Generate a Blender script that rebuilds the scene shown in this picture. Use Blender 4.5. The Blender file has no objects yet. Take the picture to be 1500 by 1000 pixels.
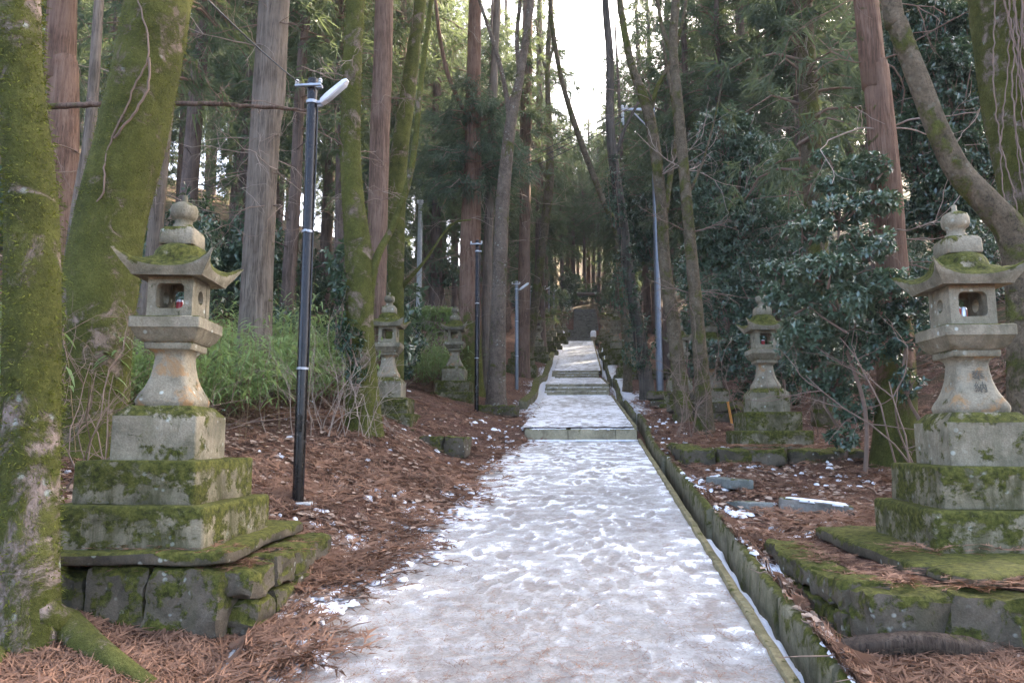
import bpy, math, random
import numpy as np
from mathutils import Vector, Matrix, Euler

random.seed(7)
RNG = np.random.default_rng(7)
R = math.radians
scene = bpy.context.scene
C = scene.collection

# ---------------------------------------------------------------- camera, world, sun, exposure
F_PX, PITCH, YAW, EYE = 1083.0, R(7.37), R(5.2), 1.65
cam_d = bpy.data.cameras.new('camera')
cam_d.sensor_width = 36.0
cam_d.lens = 36.0 * F_PX / 1500.0
cam_d.clip_start, cam_d.clip_end = 0.05, 1500
cam = bpy.data.objects.new('camera', cam_d)
C.objects.link(cam)
cam.location = (0, 0, EYE)
cam.rotation_euler = (R(90) + PITCH, 0, YAW)
scene.camera = cam

SUN_EL, SUN_AZ = R(31), R(38)          # azimuth clockwise from +Y
world = bpy.data.worlds.new('World')
scene.world = world
world.use_nodes = True
wn = world.node_tree
sky = wn.nodes.new('ShaderNodeTexSky')
sky.sky_type = 'NISHITA'
sky.sun_disc = False
sky.sun_elevation = SUN_EL
sky.sun_rotation = SUN_AZ
sky.air_density = 0.65
sky.dust_density = 5.0
sky.ozone_density = 0.4
wn.nodes['Background'].inputs['Strength'].default_value = 0.15
wn.links.new(sky.outputs[0], wn.nodes['Background'].inputs[0])

sun_d = bpy.data.lights.new('sun', 'SUN')
sun_d.energy = 4.5
sun_d.angle = R(0.53)
sun_d.color = (1.0, 0.86, 0.68)
sun = bpy.data.objects.new('sun', sun_d)
C.objects.link(sun)
sdir = Vector((math.sin(SUN_AZ) * math.cos(SUN_EL), math.cos(SUN_AZ) * math.cos(SUN_EL), math.sin(SUN_EL)))
sun.rotation_euler = sdir.to_track_quat('Z', 'Y').to_euler()
sun.location = (0, 0, 60)

scene.view_settings.view_transform = 'Standard'
scene.view_settings.look = 'None'
scene.view_settings.exposure = 3.3
scene.view_settings.gamma = 1.0
scene.view_settings.use_curve_mapping = False
scene.render.engine = 'CYCLES'
scene.cycles.use_denoising = True
scene.cycles.max_bounces = 6
scene.cycles.diffuse_bounces = 4
scene.cycles.transparent_max_bounces = 6

# ---------------------------------------------------------------- numbers and noise
def _h(ix, iy, iz, seed):
    n = (ix.astype(np.int64) * 374761393 + iy.astype(np.int64) * 668265263 + iz.astype(np.int64) * 1274126177 + seed * 974711) & 0xFFFFFFFF
    n = ((n ^ (n >> 13)) * 1274126177) & 0xFFFFFFFF
    n = ((n ^ (n >> 15)) * 2246822519) & 0xFFFFFFFF
    return ((n ^ (n >> 16)) & 0xFFFFFF) / float(0xFFFFFF)

def vnoise(x, y, z=None, seed=0):
    """value noise, -1..1"""
    x = np.asarray(x, float); y = np.asarray(y, float)
    if z is None:
        ix, iy = np.floor(x), np.floor(y)
        fx, fy = x - ix, y - iy
        fx = fx * fx * (3 - 2 * fx); fy = fy * fy * (3 - 2 * fy)
        zz = np.zeros_like(ix)
        a = _h(ix, iy, zz, seed); b = _h(ix + 1, iy, zz, seed)
        c = _h(ix, iy + 1, zz, seed); d = _h(ix + 1, iy + 1, zz, seed)
        return ((a + (b - a) * fx) * (1 - fy) + (c + (d - c) * fx) * fy) * 2 - 1
    z = np.asarray(z, float)
    ix, iy, iz = np.floor(x), np.floor(y), np.floor(z)
    fx, fy, fz = x - ix, y - iy, z - iz
    fx = fx * fx * (3 - 2 * fx); fy = fy * fy * (3 - 2 * fy); fz = fz * fz * (3 - 2 * fz)
    def pl(k):
        a = _h(ix, iy, k, seed); b = _h(ix + 1, iy, k, seed)
        c = _h(ix, iy + 1, k, seed); d = _h(ix + 1, iy + 1, k, seed)
        return (a + (b - a) * fx) * (1 - fy) + (c + (d - c) * fx) * fy
    return (pl(iz) * (1 - fz) + pl(iz + 1) * fz) * 2 - 1

def fbm(x, y, z=None, seed=0, octaves=4):
    s, a, t = 0, 1.0, 0
    for o in range(octaves):
        f = 2.03 ** o
        s = s + a * vnoise(x * f, y * f, None if z is None else z * f, seed + o * 17)
        t += a; a *= 0.5
    return s / t

def sstep(a, b, x):
    t = np.clip((np.asarray(x, float) - a) / (b - a), 0, 1)
    return t * t * (3 - 2 * t)

# ---------------------------------------------------------------- lie of the land
Y1, Y2, Y3, Y4, Y5 = 12.8, 22.1, 29.6, 47.0, 49.6
PROFILE = [(-12, -1.2), (0, 0.0), (Y1, 1.587), (Y1 + .02, 1.787), (Y2, 2.866), (Y2 + .9, 3.27), (Y3, 3.97),
           (Y3 + .9, 4.35), (Y4, 7.73), (Y4 + 2.0, 8.7), (Y5, 8.8), (57, 11.55), (60, 12.3), (75, 16.5), (110, 31), (160, 52.0), (420, 100)]
_py = np.array([p[0] for p in PROFILE]); _pz = np.array([p[1] for p in PROFILE])
SMOOTH = [(-12, -1.2), (0, 0.0), (Y1 - .8, 1.49), (Y1 + .8, 1.84), (Y2 - .6, 2.80), (Y2 + 1.4, 3.32), (Y3 - .5, 3.93),
          (Y3 + 1.6, 4.45), (Y4 - 1, 7.6), (Y5 + 1, 9.0), (57, 11.55), (60, 12.3), (75, 16.5), (110, 31), (160, 52.0), (420, 100)]
_sy = np.array([p[0] for p in SMOOTH]); _sz = np.array([p[1] for p in SMOOTH])
def path_z(y): return np.interp(y, _py, _pz)
def base_z(y): return np.interp(y, _sy, _sz)

GX0, GX1, KX = 1.03, 1.14, 1.215         # gutter edges and back of the kerb wall

def left_edge(y):
    y = np.asarray(y, float)
    return -np.interp(y, [2, 4, 6, 9, Y1 - .2, Y2, Y3, Y4], [1.95, 1.78, 1.52, 1.28, 1.0, 1.04, 1.05, .98]) + .20 * fbm(y * 1.3, y * 0 + 3.1, seed=5) * sstep(14, 11, y)

def ground(x, y, detail=True):
    x = np.asarray(x, float); y = np.asarray(y, float)
    b = base_z(y)
    dl = np.maximum(0, -x - 1.25)
    ramp = sstep(3.6, 7.5, y)
    soft = dl * dl / (dl + .5)
    left = (0.27 * soft * ramp + .10 * soft * (1 - ramp)) + .35 * sstep(4.0, 9.0, dl) * ramp * 1.2
    left = left + .12 * np.maximum(0, dl - 8) - .10 * sstep(.05, .5, dl) * (1 - sstep(4.2, 5.4, y))
    left = left + .14 * np.exp(-((x + 2.9) ** 2) / .8 - ((y - 9.5) ** 2) / 2.2)
    dr = np.maximum(0, x - 1.25)
    right = .07 + 0.02 * np.minimum(dr, 2.4) + 0.42 * np.maximum(0, dr - 2.9) * sstep(4.5, 8.0, y) + .05 * np.maximum(0, dr - 10)
    right = right - .30 * np.maximum(0, dr - 11)
    far = sstep(30, 48, y)
    bank = np.where(x < 0, left, np.where(x > 1.2, right, 0))
    b = b - .30 * np.maximum(0, y - 52) * sstep(6, 24, -x)
    # cutting beside the far path
    cut = far * .9 * sstep(1.6, 3.0, np.abs(x))
    z = b + bank + cut
    if detail:
        off = sstep(0.9, 1.6, np.abs(x))
        z = z + off * (.10 * fbm(x * .6, y * .6, seed=11, octaves=3) + .035 * fbm(x * 3.1, y * 3.1, seed=23, octaves=3))
    inp = sstep(1.30, 1.12, -x - (-(left_edge(y)) - 1.25) * 1.0) * (x < 0.2)
    return z

_rot = Euler((R(90) + PITCH, 0, YAW)).to_matrix()
def ray(px, py):
    return _rot @ Vector(((px - 750) / F_PX, (500 - py) / F_PX, -1.0))
def P(px, py, Y):
    d = ray(px, py); s = Y / d.y
    return Vector((d.x * s, Y, EYE + d.z * s))
def G(x, y): return float(ground(np.array([x]), np.array([y]))[0])
def hit(px, py, lo=2.5, hi=90.0):
    d = ray(px, py)
    ys = np.arange(lo, hi, .04)
    xs = d.x / d.y * ys; zs = EYE + d.z / d.y * ys
    g = ground(xs, ys)
    k = np.argmax(zs < g)
    return (float(xs[k]), float(ys[k]), float(g[k])) if zs[k] < g[k] else (float(xs[-1]), float(ys[-1]), float(g[-1]))
def W(px, Y): return px * Y / F_PX

# ---------------------------------------------------------------- mesh helpers
def mesh(name, V, faces, smooth=False, attrs=None, sharp=None, mats=None):
    """V (n,3); faces: list of int arrays (m,k)"""
    me = bpy.data.meshes.new(name)
    V = np.asarray(V, np.float32)
    fl = [np.asarray(f, np.int32) for f in faces if len(f)]
    nl = sum(f.size for f in fl); nf = sum(len(f) for f in fl)
    me.vertices.add(len(V)); me.vertices.foreach_set('co', V.ravel())
    me.loops.add(nl); me.loops.foreach_set('vertex_index', np.concatenate([f.ravel() for f in fl]))
    me.polygons.add(nf)
    st, off = [], 0
    for f in fl:
        st.append(off + np.arange(len(f)) * f.shape[1]); off += f.size
    me.polygons.foreach_set('loop_start', np.concatenate(st).astype(np.int32))
    me.update(calc_edges=True)
    me.polygons.foreach_set('use_smooth', np.full(nf, bool(smooth)))
    if sharp is not None:
        me.set_sharp_from_angle(angle=R(sharp))
    for k, v in (attrs or {}).items():
        a = me.attributes.new(k, 'FLOAT', 'POINT'); a.data.foreach_set('value', np.asarray(v, np.float32))
    me.validate()
    return me

def link(name, me, mat=None, parent=None, loc=None, rot=None):
    o = bpy.data.objects.new(name, me)
    C.objects.link(o)
    if name in ('stem', 'ivy_stem', 'vine'): o['kind'] = 'stuff'
    if mat is not None and me is not None and not me.materials:
        me.materials.append(mat)
    if parent is not None: o.parent = parent
    if loc is not None: o.location = loc
    if rot is not None: o.rotation_euler = rot
    return o

def tag(o, label=None, cat=None, group=None, kind=None):
    if label: o['label'] = label
    if cat: o['category'] = cat
    if group: o['group'] = group
    if kind: o['kind'] = kind
    return o

def thing(name, label, cat, loc=(0, 0, 0), rz=0.0, group=None):
    o = bpy.data.objects.new(name, None)
    o.empty_display_size = .2
    C.objects.link(o); o.location = loc; o.rotation_euler = (0, 0, rz)
    return tag(o, label, cat, group)

def copy_tree(o, parent=None):
    c = o.copy(); C.objects.link(c)
    if parent is not None: c.parent = parent
    for ch in list(o.children): copy_tree(ch, c)
    return c

class MB:
    def __init__(s): s.V, s.T, s.Q, s.n, s.A = [], [], [], 0, []
    def add(s, V, Q=None, T=None, a=0.0):
        V = np.asarray(V, float)
        s.V.append(V)
        if Q is not None and len(Q): s.Q.append(np.asarray(Q) + s.n)
        if T is not None and len(T): s.T.append(np.asarray(T) + s.n)
        s.A.append(np.full(len(V), a) if np.isscalar(a) else np.asarray(a))
        s.n += len(V); return s
    def mesh(s, name, smooth=False, sharp=None):
        f = []
        if s.Q: f.append(np.concatenate(s.Q))
        if s.T: f.append(np.concatenate(s.T))
        return mesh(name, np.concatenate(s.V), f, smooth, {'var': np.concatenate(s.A)}, sharp)

def spline(pts, step):
    """Catmull-Rom through rows of pts, resampled about every `step` metres"""
    p = np.asarray(pts, float)
    p = np.vstack([2 * p[0] - p[1], p, 2 * p[-1] - p[-2]])
    out = []
    for i in range(1, len(p) - 2):
        L = np.linalg.norm(p[i + 1, :3] - p[i, :3])
        n = max(1, int(L / step + .5))
        t = (np.arange(n) / n)[:, None]
        a, b, c, d = p[i - 1], p[i], p[i + 1], p[i + 2]
        out.append(.5 * ((2 * b) + (c - a) * t + (2 * a - 5 * b + 4 * c - d) * t ** 2 + (3 * b - a - 3 * c + d) * t ** 3))
    out.append(p[-2][None])
    return np.vstack(out)

def tube(pts, rad, sides=8, cap=True, rough=0.0, seed=0, fq=(3.0, .8)):
    """returns V,Q,T of a swept tube"""
    p = np.asarray(pts, float); r = np.asarray(rad, float)
    n = len(p)
    t = np.gradient(p, axis=0); t /= np.linalg.norm(t, axis=1)[:, None] + 1e-9
    ref = np.array([0, 1.0, 0]) if abs(t[0][1]) < .8 else np.array([1.0, 0, 0])
    u = np.cross(ref, t); u /= np.linalg.norm(u, axis=1)[:, None] + 1e-9
    v = np.cross(t, u)
    ang = np.arange(sides) / sides * 2 * np.pi
    ca, sa = np.cos(ang), np.sin(ang)
    rr = np.repeat(r[:, None], sides, 1)
    if rough:
        s_ = np.concatenate([[0], np.cumsum(np.linalg.norm(np.diff(p, axis=0), axis=1))])
        A, S = np.meshgrid(ang, s_)
        rr = rr * (1 + rough * fbm(np.cos(A) * fq[0] + seed, np.sin(A) * fq[0], S * fq[1], seed=seed, octaves=3))
    V = p[:, None, :] + rr[..., None] * (ca[None, :, None] * u[:, None, :] + sa[None, :, None] * v[:, None, :])
    V = V.reshape(-1, 3)
    i = np.arange(n - 1)[:, None] * sides; j = np.arange(sides)[None, :]; k = (j + 1) % sides
    Q = np.stack([i + j, i + k, i + sides + k, i + sides + j], -1).reshape(-1, 4)
    T = []
    if cap:
        V = np.vstack([V, p[0], p[-1]])
        a, b = n * sides, n * sides + 1
        jj = np.arange(sides); kk = (jj + 1) % sides
        T = np.vstack([np.stack([np.full(sides, a), kk, jj], -1), np.stack([np.full(sides, b), (n - 1) * sides + jj, (n - 1) * sides + kk], -1)])
    return V, Q, T

def loft(rings, cap=True):
    """rings: list of (N,3) arrays, bottom to top"""
    N = len(rings[0]); n = len(rings)
    V = np.vstack(rings)
    i = np.arange(n - 1)[:, None] * N; j = np.arange(N)[None, :]; k = (j + 1) % N
    Q = np.stack([i + j, i + k, i + N + k, i + N + j], -1).reshape(-1, 4)
    T = []
    if cap:
        V = np.vstack([V, rings[0].mean(0), rings[-1].mean(0)])
        jj = np.arange(N); kk = (jj + 1) % N
        T = np.vstack([np.stack([np.full(N, n * N), kk, jj], -1), np.stack([np.full(N, n * N + 1), (n - 1) * N + jj, (n - 1) * N + kk], -1)])
    return V, Q, T

def rsq(wx, wy, z, r, k=6):
    """rounded rectangle ring, 4 sides of k segments + 4 corners of 3"""
    out = []
    r = min(r, wx * .98, wy * .98)
    for c, (sx, sy) in enumerate(((1, 1), (-1, 1), (-1, -1), (1, -1))):
        for q in range(4):
            a = math.pi / 2 * (c + q / 3)
            out.append((sx * (wx - r) + r * math.cos(a), sy * (wy - r) + r * math.sin(a), z))
        a = math.pi / 2 * (c + 1)
        nx = ((-1, 1), (-1, -1), (1, -1), (1, 1))[c]
        p0 = np.array(out[-1]); p1 = np.array((nx[0] * (wx - r) + r * math.cos(a), nx[1] * (wy - r) + r * math.sin(a), z))
        for q in range(1, k):
            out.append(tuple(p0 + (p1 - p0) * q / k))
    return np.array(out)

def circ(r, z, n=24):
    a = np.arange(n) / n * 2 * np.pi
    return np.stack([r * np.cos(a), r * np.sin(a), np.full(n, z)], -1)

def wear(V, amp, f, seed):
    V = np.asarray(V, float)
    d = np.stack([fbm(V[:, 0] * f + s, V[:, 1] * f - s, V[:, 2] * f + 2 * s, seed=seed + s, octaves=3) for s in (1, 5, 9)], -1)
    return V + amp * d

def box(sx, sy, sz, b=.004):
    """chamfered box standing on z=0, centred in x and y"""
    r = [rsq(sx / 2 - b, sy / 2 - b, 0, b, 1), rsq(sx / 2, sy / 2, b, b, 1), rsq(sx / 2, sy / 2, sz - b, b, 1), rsq(sx / 2 - b, sy / 2 - b, sz, b, 1)]
    return loft(r)

def xf(V, loc=(0, 0, 0), rot=(0, 0, 0)):
    M = np.array(Euler(rot).to_matrix())
    return np.asarray(V) @ M.T + np.array(loc)

# ---------------------------------------------------------------- materials
def newmat(name, rough=.9, spec=.3):
    m = bpy.data.materials.new(name); m.use_nodes = True
    nt = m.node_tree
    b = nt.nodes['Principled BSDF']
    b.inputs['Roughness'].default_value = rough
    b.inputs['Specular IOR Level'].default_value = spec
    return m, nt, b

class NT:
    def __init__(s, nt): s.nt = nt
    def n(s, t, **kw):
        x = s.nt.nodes.new(t)
        for k, v in kw.items(): setattr(x, k, v)
        return x
    def l(s, a, b): s.nt.links.new(a, b)
    def val(s, sock, v):
        if hasattr(v, 'is_linked') or hasattr(v, 'links'): s.l(v, sock)
        else: sock.default_value = v
    def noise(s, vec, scale, detail=5, rough=.6, dist=0.0, dim='3D'):
        x = s.n('ShaderNodeTexNoise')
        s.l(vec, x.inputs['Vector'])
        x.inputs['Scale'].default_value = scale; x.inputs['Detail'].default_value = detail
        x.inputs['Roughness'].default_value = rough; x.inputs['Distortion'].default_value = dist
        return x.outputs['Fac']
    def voro(s, vec, scale, feat='F1'):
        x = s.n('ShaderNodeTexVoronoi', feature=feat)
        s.l(vec, x.inputs['Vector']); x.inputs['Scale'].default_value = scale
        return x.outputs['Distance']
    def ramp(s, fac, stops, interp='LINEAR'):
        x = s.n('ShaderNodeValToRGB'); s.l(fac, x.inputs[0])
        cr = x.color_ramp; cr.interpolation = interp
        while len(cr.elements) < len(stops): cr.elements.new(.5)
        for e, (p, c) in zip(cr.elements, stops):
            e.position = p; e.color = (*c, 1) if not np.isscalar(c) else (c, c, c, 1)
        return x.outputs['Color']
    def mix(s, fac, a, b, mode='MIX'):
        x = s.n('ShaderNodeMix', data_type='RGBA', blend_type=mode)
        s.val(x.inputs[0], fac)
        for i, v in ((6, a), (7, b)):
            if isinstance(v, tuple): x.inputs[i].default_value = (*v, 1) if len(v) == 3 else v
            else: s.l(v, x.inputs[i])
        return x.outputs[2]
    def math(s, op, a, b=0.0, c=0.0, clamp=False):
        x = s.n('ShaderNodeMath', operation=op, use_clamp=clamp)
        s.val(x.inputs[0], a); s.val(x.inputs[1], b); s.val(x.inputs[2], c)
        return x.outputs[0]
    def map(s, v, a, b, c=0.0, d=1.0, smooth=True):
        x = s.n('ShaderNodeMapRange', interpolation_type='SMOOTHSTEP' if smooth else 'LINEAR')
        s.val(x.inputs[0], v)
        for i, q in zip((1, 2, 3, 4), (a, b, c, d)): x.inputs[i].default_value = q
        return x.outputs[0]
    def coords(s, scale=(1, 1, 1), rnd=True, kind='Object'):
        tc = s.n('ShaderNodeTexCoord')
        mp = s.n('ShaderNodeMapping'); s.l(tc.outputs[kind], mp.inputs['Vector'])
        mp.inputs['Scale'].default_value = scale
        if rnd:
            oi = s.n('ShaderNodeObjectInfo')
            m = s.n('ShaderNodeVectorMath', operation='SCALE'); m.inputs[0].default_value = (17, 31, 47)
            s.l(oi.outputs['Random'], m.inputs['Scale'])
            s.l(m.outputs[0], mp.inputs['Location'])
        return mp.outputs[0]
    def nz(s):
        g = s.n('ShaderNodeNewGeometry'); x = s.n('ShaderNodeSeparateXYZ')
        s.l(g.outputs['Normal'], x.inputs[0]); return x.outputs[2]
    def attr(s, name):
        a = s.n('ShaderNodeAttribute'); a.attribute_name = name; return a.outputs['Fac']
    def bump(s, b, h, strength=.5, dist=.02):
        x = s.n('ShaderNodeBump'); s.l(h, x.inputs['Height'])
        x.inputs['Strength'].default_value = strength; x.inputs['Distance'].default_value = dist
        s.l(x.outputs[0], b.inputs['Normal'])

def stone_mat(name, moss, base=(.29, .25, .175), dark=(.12, .105, .07), lichen=.5, orange=.0, damp=0.0, nzw=.26):
    m, nt, b = newmat(name, .92, .2); k = NT(nt)
    v = k.coords()
    n1 = k.noise(v, 3.2, 6, .65, .4); n2 = k.noise(v, 17, 5, .7); n3 = k.noise(v, 90, 3, .6)
    col = k.ramp(n1, [(.3, dark), (.48, base), (.72, tuple(min(1, c * 1.25) for c in base))])
    col = k.mix(k.map(n2, .35, .75, 0, .55), col, tuple(c * .55 for c in base))
    col = k.mix(.35, col, k.ramp(n3, [(.3, .25), (.7, .75)]), 'OVERLAY')
    col = k.mix(k.math('MULTIPLY', k.map(k.noise(v, 2.1, 7, .7, .6), .50, .68), .62), col, tuple(c * .30 for c in base))
    if orange:
        col = k.mix(k.math('MULTIPLY', k.map(k.noise(v, 6.5, 4, .6, .6), .52, .66), orange), col, (.36, .19, .07))
    if damp:   # green algae streaks running down
        vs = k.coords((4.5, 4.5, 1.5))
        col = k.mix(k.math('MULTIPLY', k.map(k.noise(vs, 1.0, 7, .7, .8), .40, .66), damp), col, (.062, .060, .024))
    if lichen:
        sp = k.math('MULTIPLY', k.map(k.voro(v, 16), .30, .16), k.map(k.noise(v, 4.5, 3), .5, .62))
        col = k.mix(k.math('MULTIPLY', sp, lichen), col, (.52, .55, .47))
    mn = k.noise(v, 5.5, 6, .7, .3)
    f = k.math('ADD', k.math('MULTIPLY', k.nz(), nzw), mn)
    f = k.math('ADD', f, k.math('MULTIPLY', k.math('SUBTRACT', n2, .5), .35))
    mf = k.map(f, .74 - moss * .36, .84 - moss * .36)
    mcol = k.ramp(k.noise(v, 26, 4, .7), [(.3, (.020, .022, .006)), (.5, (.072, .074, .014)), (.72, (.15, .145, .034))])
    col = k.mix(mf, col, mcol)
    k.l(col, b.inputs['Base Color'])
    h = k.math('ADD', k.math('MULTIPLY', n2, .5), k.math('MULTIPLY', n3, .35))
    h = k.math('ADD', h, k.math('MULTIPLY', mf, k.noise(v, 70, 4, .8)))
    k.bump(b, h, .75, .014)
    return m

def bark_mat(name, c0, c1, c2, moss=0.0, mosscol=((.028, .030, .009), (.086, .089, .021), (.165, .162, .046)), pale=0.0, vert=True, moss_low=0.0):
    m, nt, b = newmat(name, .95, .15); k = NT(nt)
    v = k.coords((1, 1, 1)); vs = k.coords((9, 9, .55) if vert else (5, 5, 4))
    n1 = k.noise(vs, 2.2, 6, .7, .3); n2 = k.noise(vs, 9, 4, .7); n3 = k.noise(v, 2.0, 4, .6)
    col = k.ramp(n1, [(.32, c0), (.5, c1), (.68, c2)])
    col = k.mix(k.map(n2, .3, .55, .75, 0), col, tuple(c * .35 for c in c0))
    col = k.mix(k.map(n3, .35, .7, 0, .4), col, tuple(c * 1.1 for c in c2))
    h = k.math('ADD', k.math('MULTIPLY', n1, .8), k.math('MULTIPLY', n2, .6))
    if pale:
        sp = k.math('MULTIPLY', k.map(k.voro(v, 13), .34, .2), k.map(k.noise(v, 3.5, 4), .5, .6))
        col = k.mix(k.math('MULTIPLY', sp, pale), col, (.42, .46, .38))
    if moss or moss_low:
        mn = k.noise(v, 3.4, 7, .72, .5)
        mn = k.math('ADD', mn, k.math('MULTIPLY', k.math('SUBTRACT', k.noise(v, 1.1, 3, .5), .5), .35))
        f = mn
        if moss_low:
            tc = k.n('ShaderNodeTexCoord'); sx = k.n('ShaderNodeSeparateXYZ'); k.l(tc.outputs['Object'], sx.inputs[0])
            f = k.math('ADD', f, k.map(sx.outputs[2], 0, 3.2, moss_low, 0))
        mf = k.map(f, .72 - moss * .5, .84 - moss * .5)
        fine = k.noise(v, 60, 5, .8)
        big = k.noise(v, 9, 5, .7)
        mc = k.ramp(k.math('ADD', k.math('MULTIPLY', fine, .4), k.math('ADD', k.math('MULTIPLY', big, .3), k.math('MULTIPLY', k.noise(v, 1.6, 4, .6), .3))), [(.36, mosscol[0]), (.5, mosscol[1]), (.64, mosscol[2])])
        col = k.mix(mf, col, mc)
        h = k.math('ADD', h, k.math('MULTIPLY', mf, k.math('ADD', fine, big)))
    k.l(col, b.inputs['Base Color'])
    k.bump(b, h, .8, .02)
    return m

def leaf_mat(name, dark, light, rough=.6, spec=.3, trans=.25, tcol=None, coat=0.0):
    m, nt, b = newmat(name, rough, spec); k = NT(nt)
    va = k.attr('var')
    oi = k.n('ShaderNodeObjectInfo')
    f = k.math('ADD', k.math('MULTIPLY', va, .8), k.math('MULTIPLY', oi.outputs['Random'], .2))
    col = k.ramp(f, [(0, dark), (1, light)])
    k.l(col, b.inputs['Base Color'])
    if trans:
        t = k.n('ShaderNodeBsdfTranslucent')
        k.l(k.mix(.6, col, tcol or light), t.inputs[0])
        ms = k.n('ShaderNodeMixShader'); ms.inputs[0].default_value = trans
        out = nt.nodes['Material Output']
        k.l(b.outputs[0], ms.inputs[1]); k.l(t.outputs[0], ms.inputs[2]); k.l(ms.outputs[0], out.inputs[0])
    return m

def plain(name, col, rough=.6, metal=0.0, spec=.4, var=.25, scale=12):
    m, nt, b = newmat(name, rough, spec); k = NT(nt)
    b.inputs['Metallic'].default_value = metal
    n = k.noise(k.coords(), scale, 5, .7)
    k.l(k.mix(k.map(n, .35, .75, 0, 1), col, tuple(c * (1 - var) for c in col)), b.inputs['Base Color'])
    return m

M = {}
M['stone'] = stone_mat('weathered_granite', .30, lichen=.75, damp=.35)
M['stone_orange'] = stone_mat('granite_with_rust_stain', .14, lichen=.8, orange=.7)
M['stone_roof'] = stone_mat('granite_roof', .66, lichen=.3, nzw=.42, damp=.4)
M['stone_base'] = stone_mat('mossy_base_stone', .80, base=(.24, .205, .135), dark=(.075, .065, .04), lichen=.35, damp=.9, nzw=.30)
M['stone_rubble'] = stone_mat('mossy_rubble', .66, base=(.13, .105, .075), dark=(.035, .030, .024), lichen=.5, nzw=.40, damp=.35)
M['stone_kerb'] = stone_mat('mossy_kerb', .46, base=(.21, .185, .12), dark=(.075, .065, .04), lichen=.1, damp=.8, nzw=.2)
M['edging'] = stone_mat('tan_edging', .22, base=(.26, .22, .12), dark=(.12, .10, .05), lichen=.1, damp=.4, nzw=.1)
M['step'] = stone_mat('step_stone', .22, base=(.33, .29, .19), dark=(.17, .15, .10), lichen=.15)
M['step_dark'] = stone_mat('dark_step_stone', .3, base=(.22, .20, .17), dark=(.08, .075, .062), lichen=.3)
M['engraved'] = plain('engraved_stroke', (.12, .11, .085), .95)
M['cedar'] = bark_mat('cedar_bark', (.075, .045, .032), (.16, .10, .07), (.25, .17, .125), moss=.16, moss_low=.12)
M['cedar_red'] = bark_mat('red_cedar_bark', (.085, .048, .033), (.175, .10, .066), (.27, .175, .125), moss=.22, moss_low=.35)
M['cedar_grey'] = bark_mat('grey_cedar_bark', (.08, .062, .046), (.165, .130, .098), (.26, .21, .165), moss=.14)
M['cedar_far'] = bark_mat('far_cedar_bark', (.06, .045, .038), (.13, .09, .07), (.22, .16, .13), moss=.02)
M['moss_bark'] = bark_mat('mossy_bark', (.12, .09, .07), (.24, .18, .145), (.34, .265, .215), moss=.70, pale=.7, vert=False)
M['moss_full'] = bark_mat('thick_moss_bark', (.12, .09, .06), (.20, .15, .11), (.28, .21, .16), moss=.76, pale=.3, vert=False)
M['moss_bark2'] = bark_mat('half_mossy_bark', (.06, .046, .03), (.12, .092, .058), (.18, .14, .092), moss=.46, pale=.1, vert=False)
M['grey_bark'] = bark_mat('smooth_grey_bark', (.07, .054, .04), (.135, .103, .076), (.20, .155, .118), moss=.38, pale=.4, vert=False)
M['dark_bark'] = bark_mat('dark_ivy_bark', (.04, .035, .03), (.09, .075, .06), (.15, .125, .10), moss=.22)
M['twig'] = plain('dry_twig', (.22, .15, .11), .9)
M['twig_pale'] = plain('pale_twig', (.36, .28, .22), .9)
M['straw'] = leaf_mat('dry_straw', (.20, .14, .075), (.42, .33, .20), .9, .1, .15)
M['needle'] = leaf_mat('cedar_needle', (.022, .042, .028), (.095, .135, .080), .6, .3, .40, (.26, .31, .12))
M['needle_blue'] = leaf_mat('blue_cedar_needle', (.028, .048, .034), (.10, .14, .085), .6, .3, .30, (.20, .25, .11))
M['leaf'] = leaf_mat('glossy_leaf', (.072, .112, .070), (.15, .21, .128), .22, 1.0, .2, (.14, .22, .07))
M['leaf_dark'] = leaf_mat('dark_glossy_leaf', (.042, .074, .048), (.11, .165, .10), .22, 1.0, .2, (.11, .18, .05))
M['sasa'] = leaf_mat('bamboo_grass', (.085, .14, .045), (.27, .37, .14), .5, .4, .45, (.36, .48, .15))
M['ivy'] = leaf_mat('ivy_leaf', (.014, .04, .018), (.05, .10, .04), .35, .5, .1)
M['litter'] = leaf_mat('cedar_litter', (.070, .038, .024), (.37, .205, .128), .85, .2, .15)
M['dead_leaf'] = leaf_mat('dead_leaf', (.18, .105, .07), (.54, .41, .31), .8, .2, .1)
M['moss_tuft'] = leaf_mat('moss_tuft', (.05, .06, .010), (.19, .20, .04), .95, .1, .2)
M['snow'] = plain('snow', (.80, .81, .84), .7, var=.08)
M['pole'] = plain('dark_pole_paint', (.016, .012, .010), .22, metal=.0, spec=.35, var=.4)
M['pole_grey'] = plain('grey_steel_pole', (.20, .21, .23), .4, metal=.6, var=.2)
M['galv'] = plain('galvanised_steel', (.42, .44, .47), .45, metal=.6, var=.2)
M['concrete'] = plain('concrete_pole', (.42, .42, .40), .85, var=.25)
M['lamp'] = plain('lamp_housing', (.78, .79, .80), .4, var=.1)
M['lens'] = plain('lamp_lens', (.62, .64, .66), .2, spec=.6, var=.05)
M['insul'] = plain('insulator', (.62, .62, .60), .3, spec=.6, var=.05)
M['wire'] = plain('cable', (.045, .05, .055), .6)
M['red'] = plain('can_red', (.42, .03, .03), .35)
M['can'] = plain('can_silver', (.62, .63, .66), .3, metal=.7, var=.1)
M['orange'] = plain('orange_stake', (.65, .26, .05), .7)
M['log'] = bark_mat('wet_log', (.03, .022, .016), (.07, .05, .036), (.12, .09, .068), moss=.36)

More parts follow.
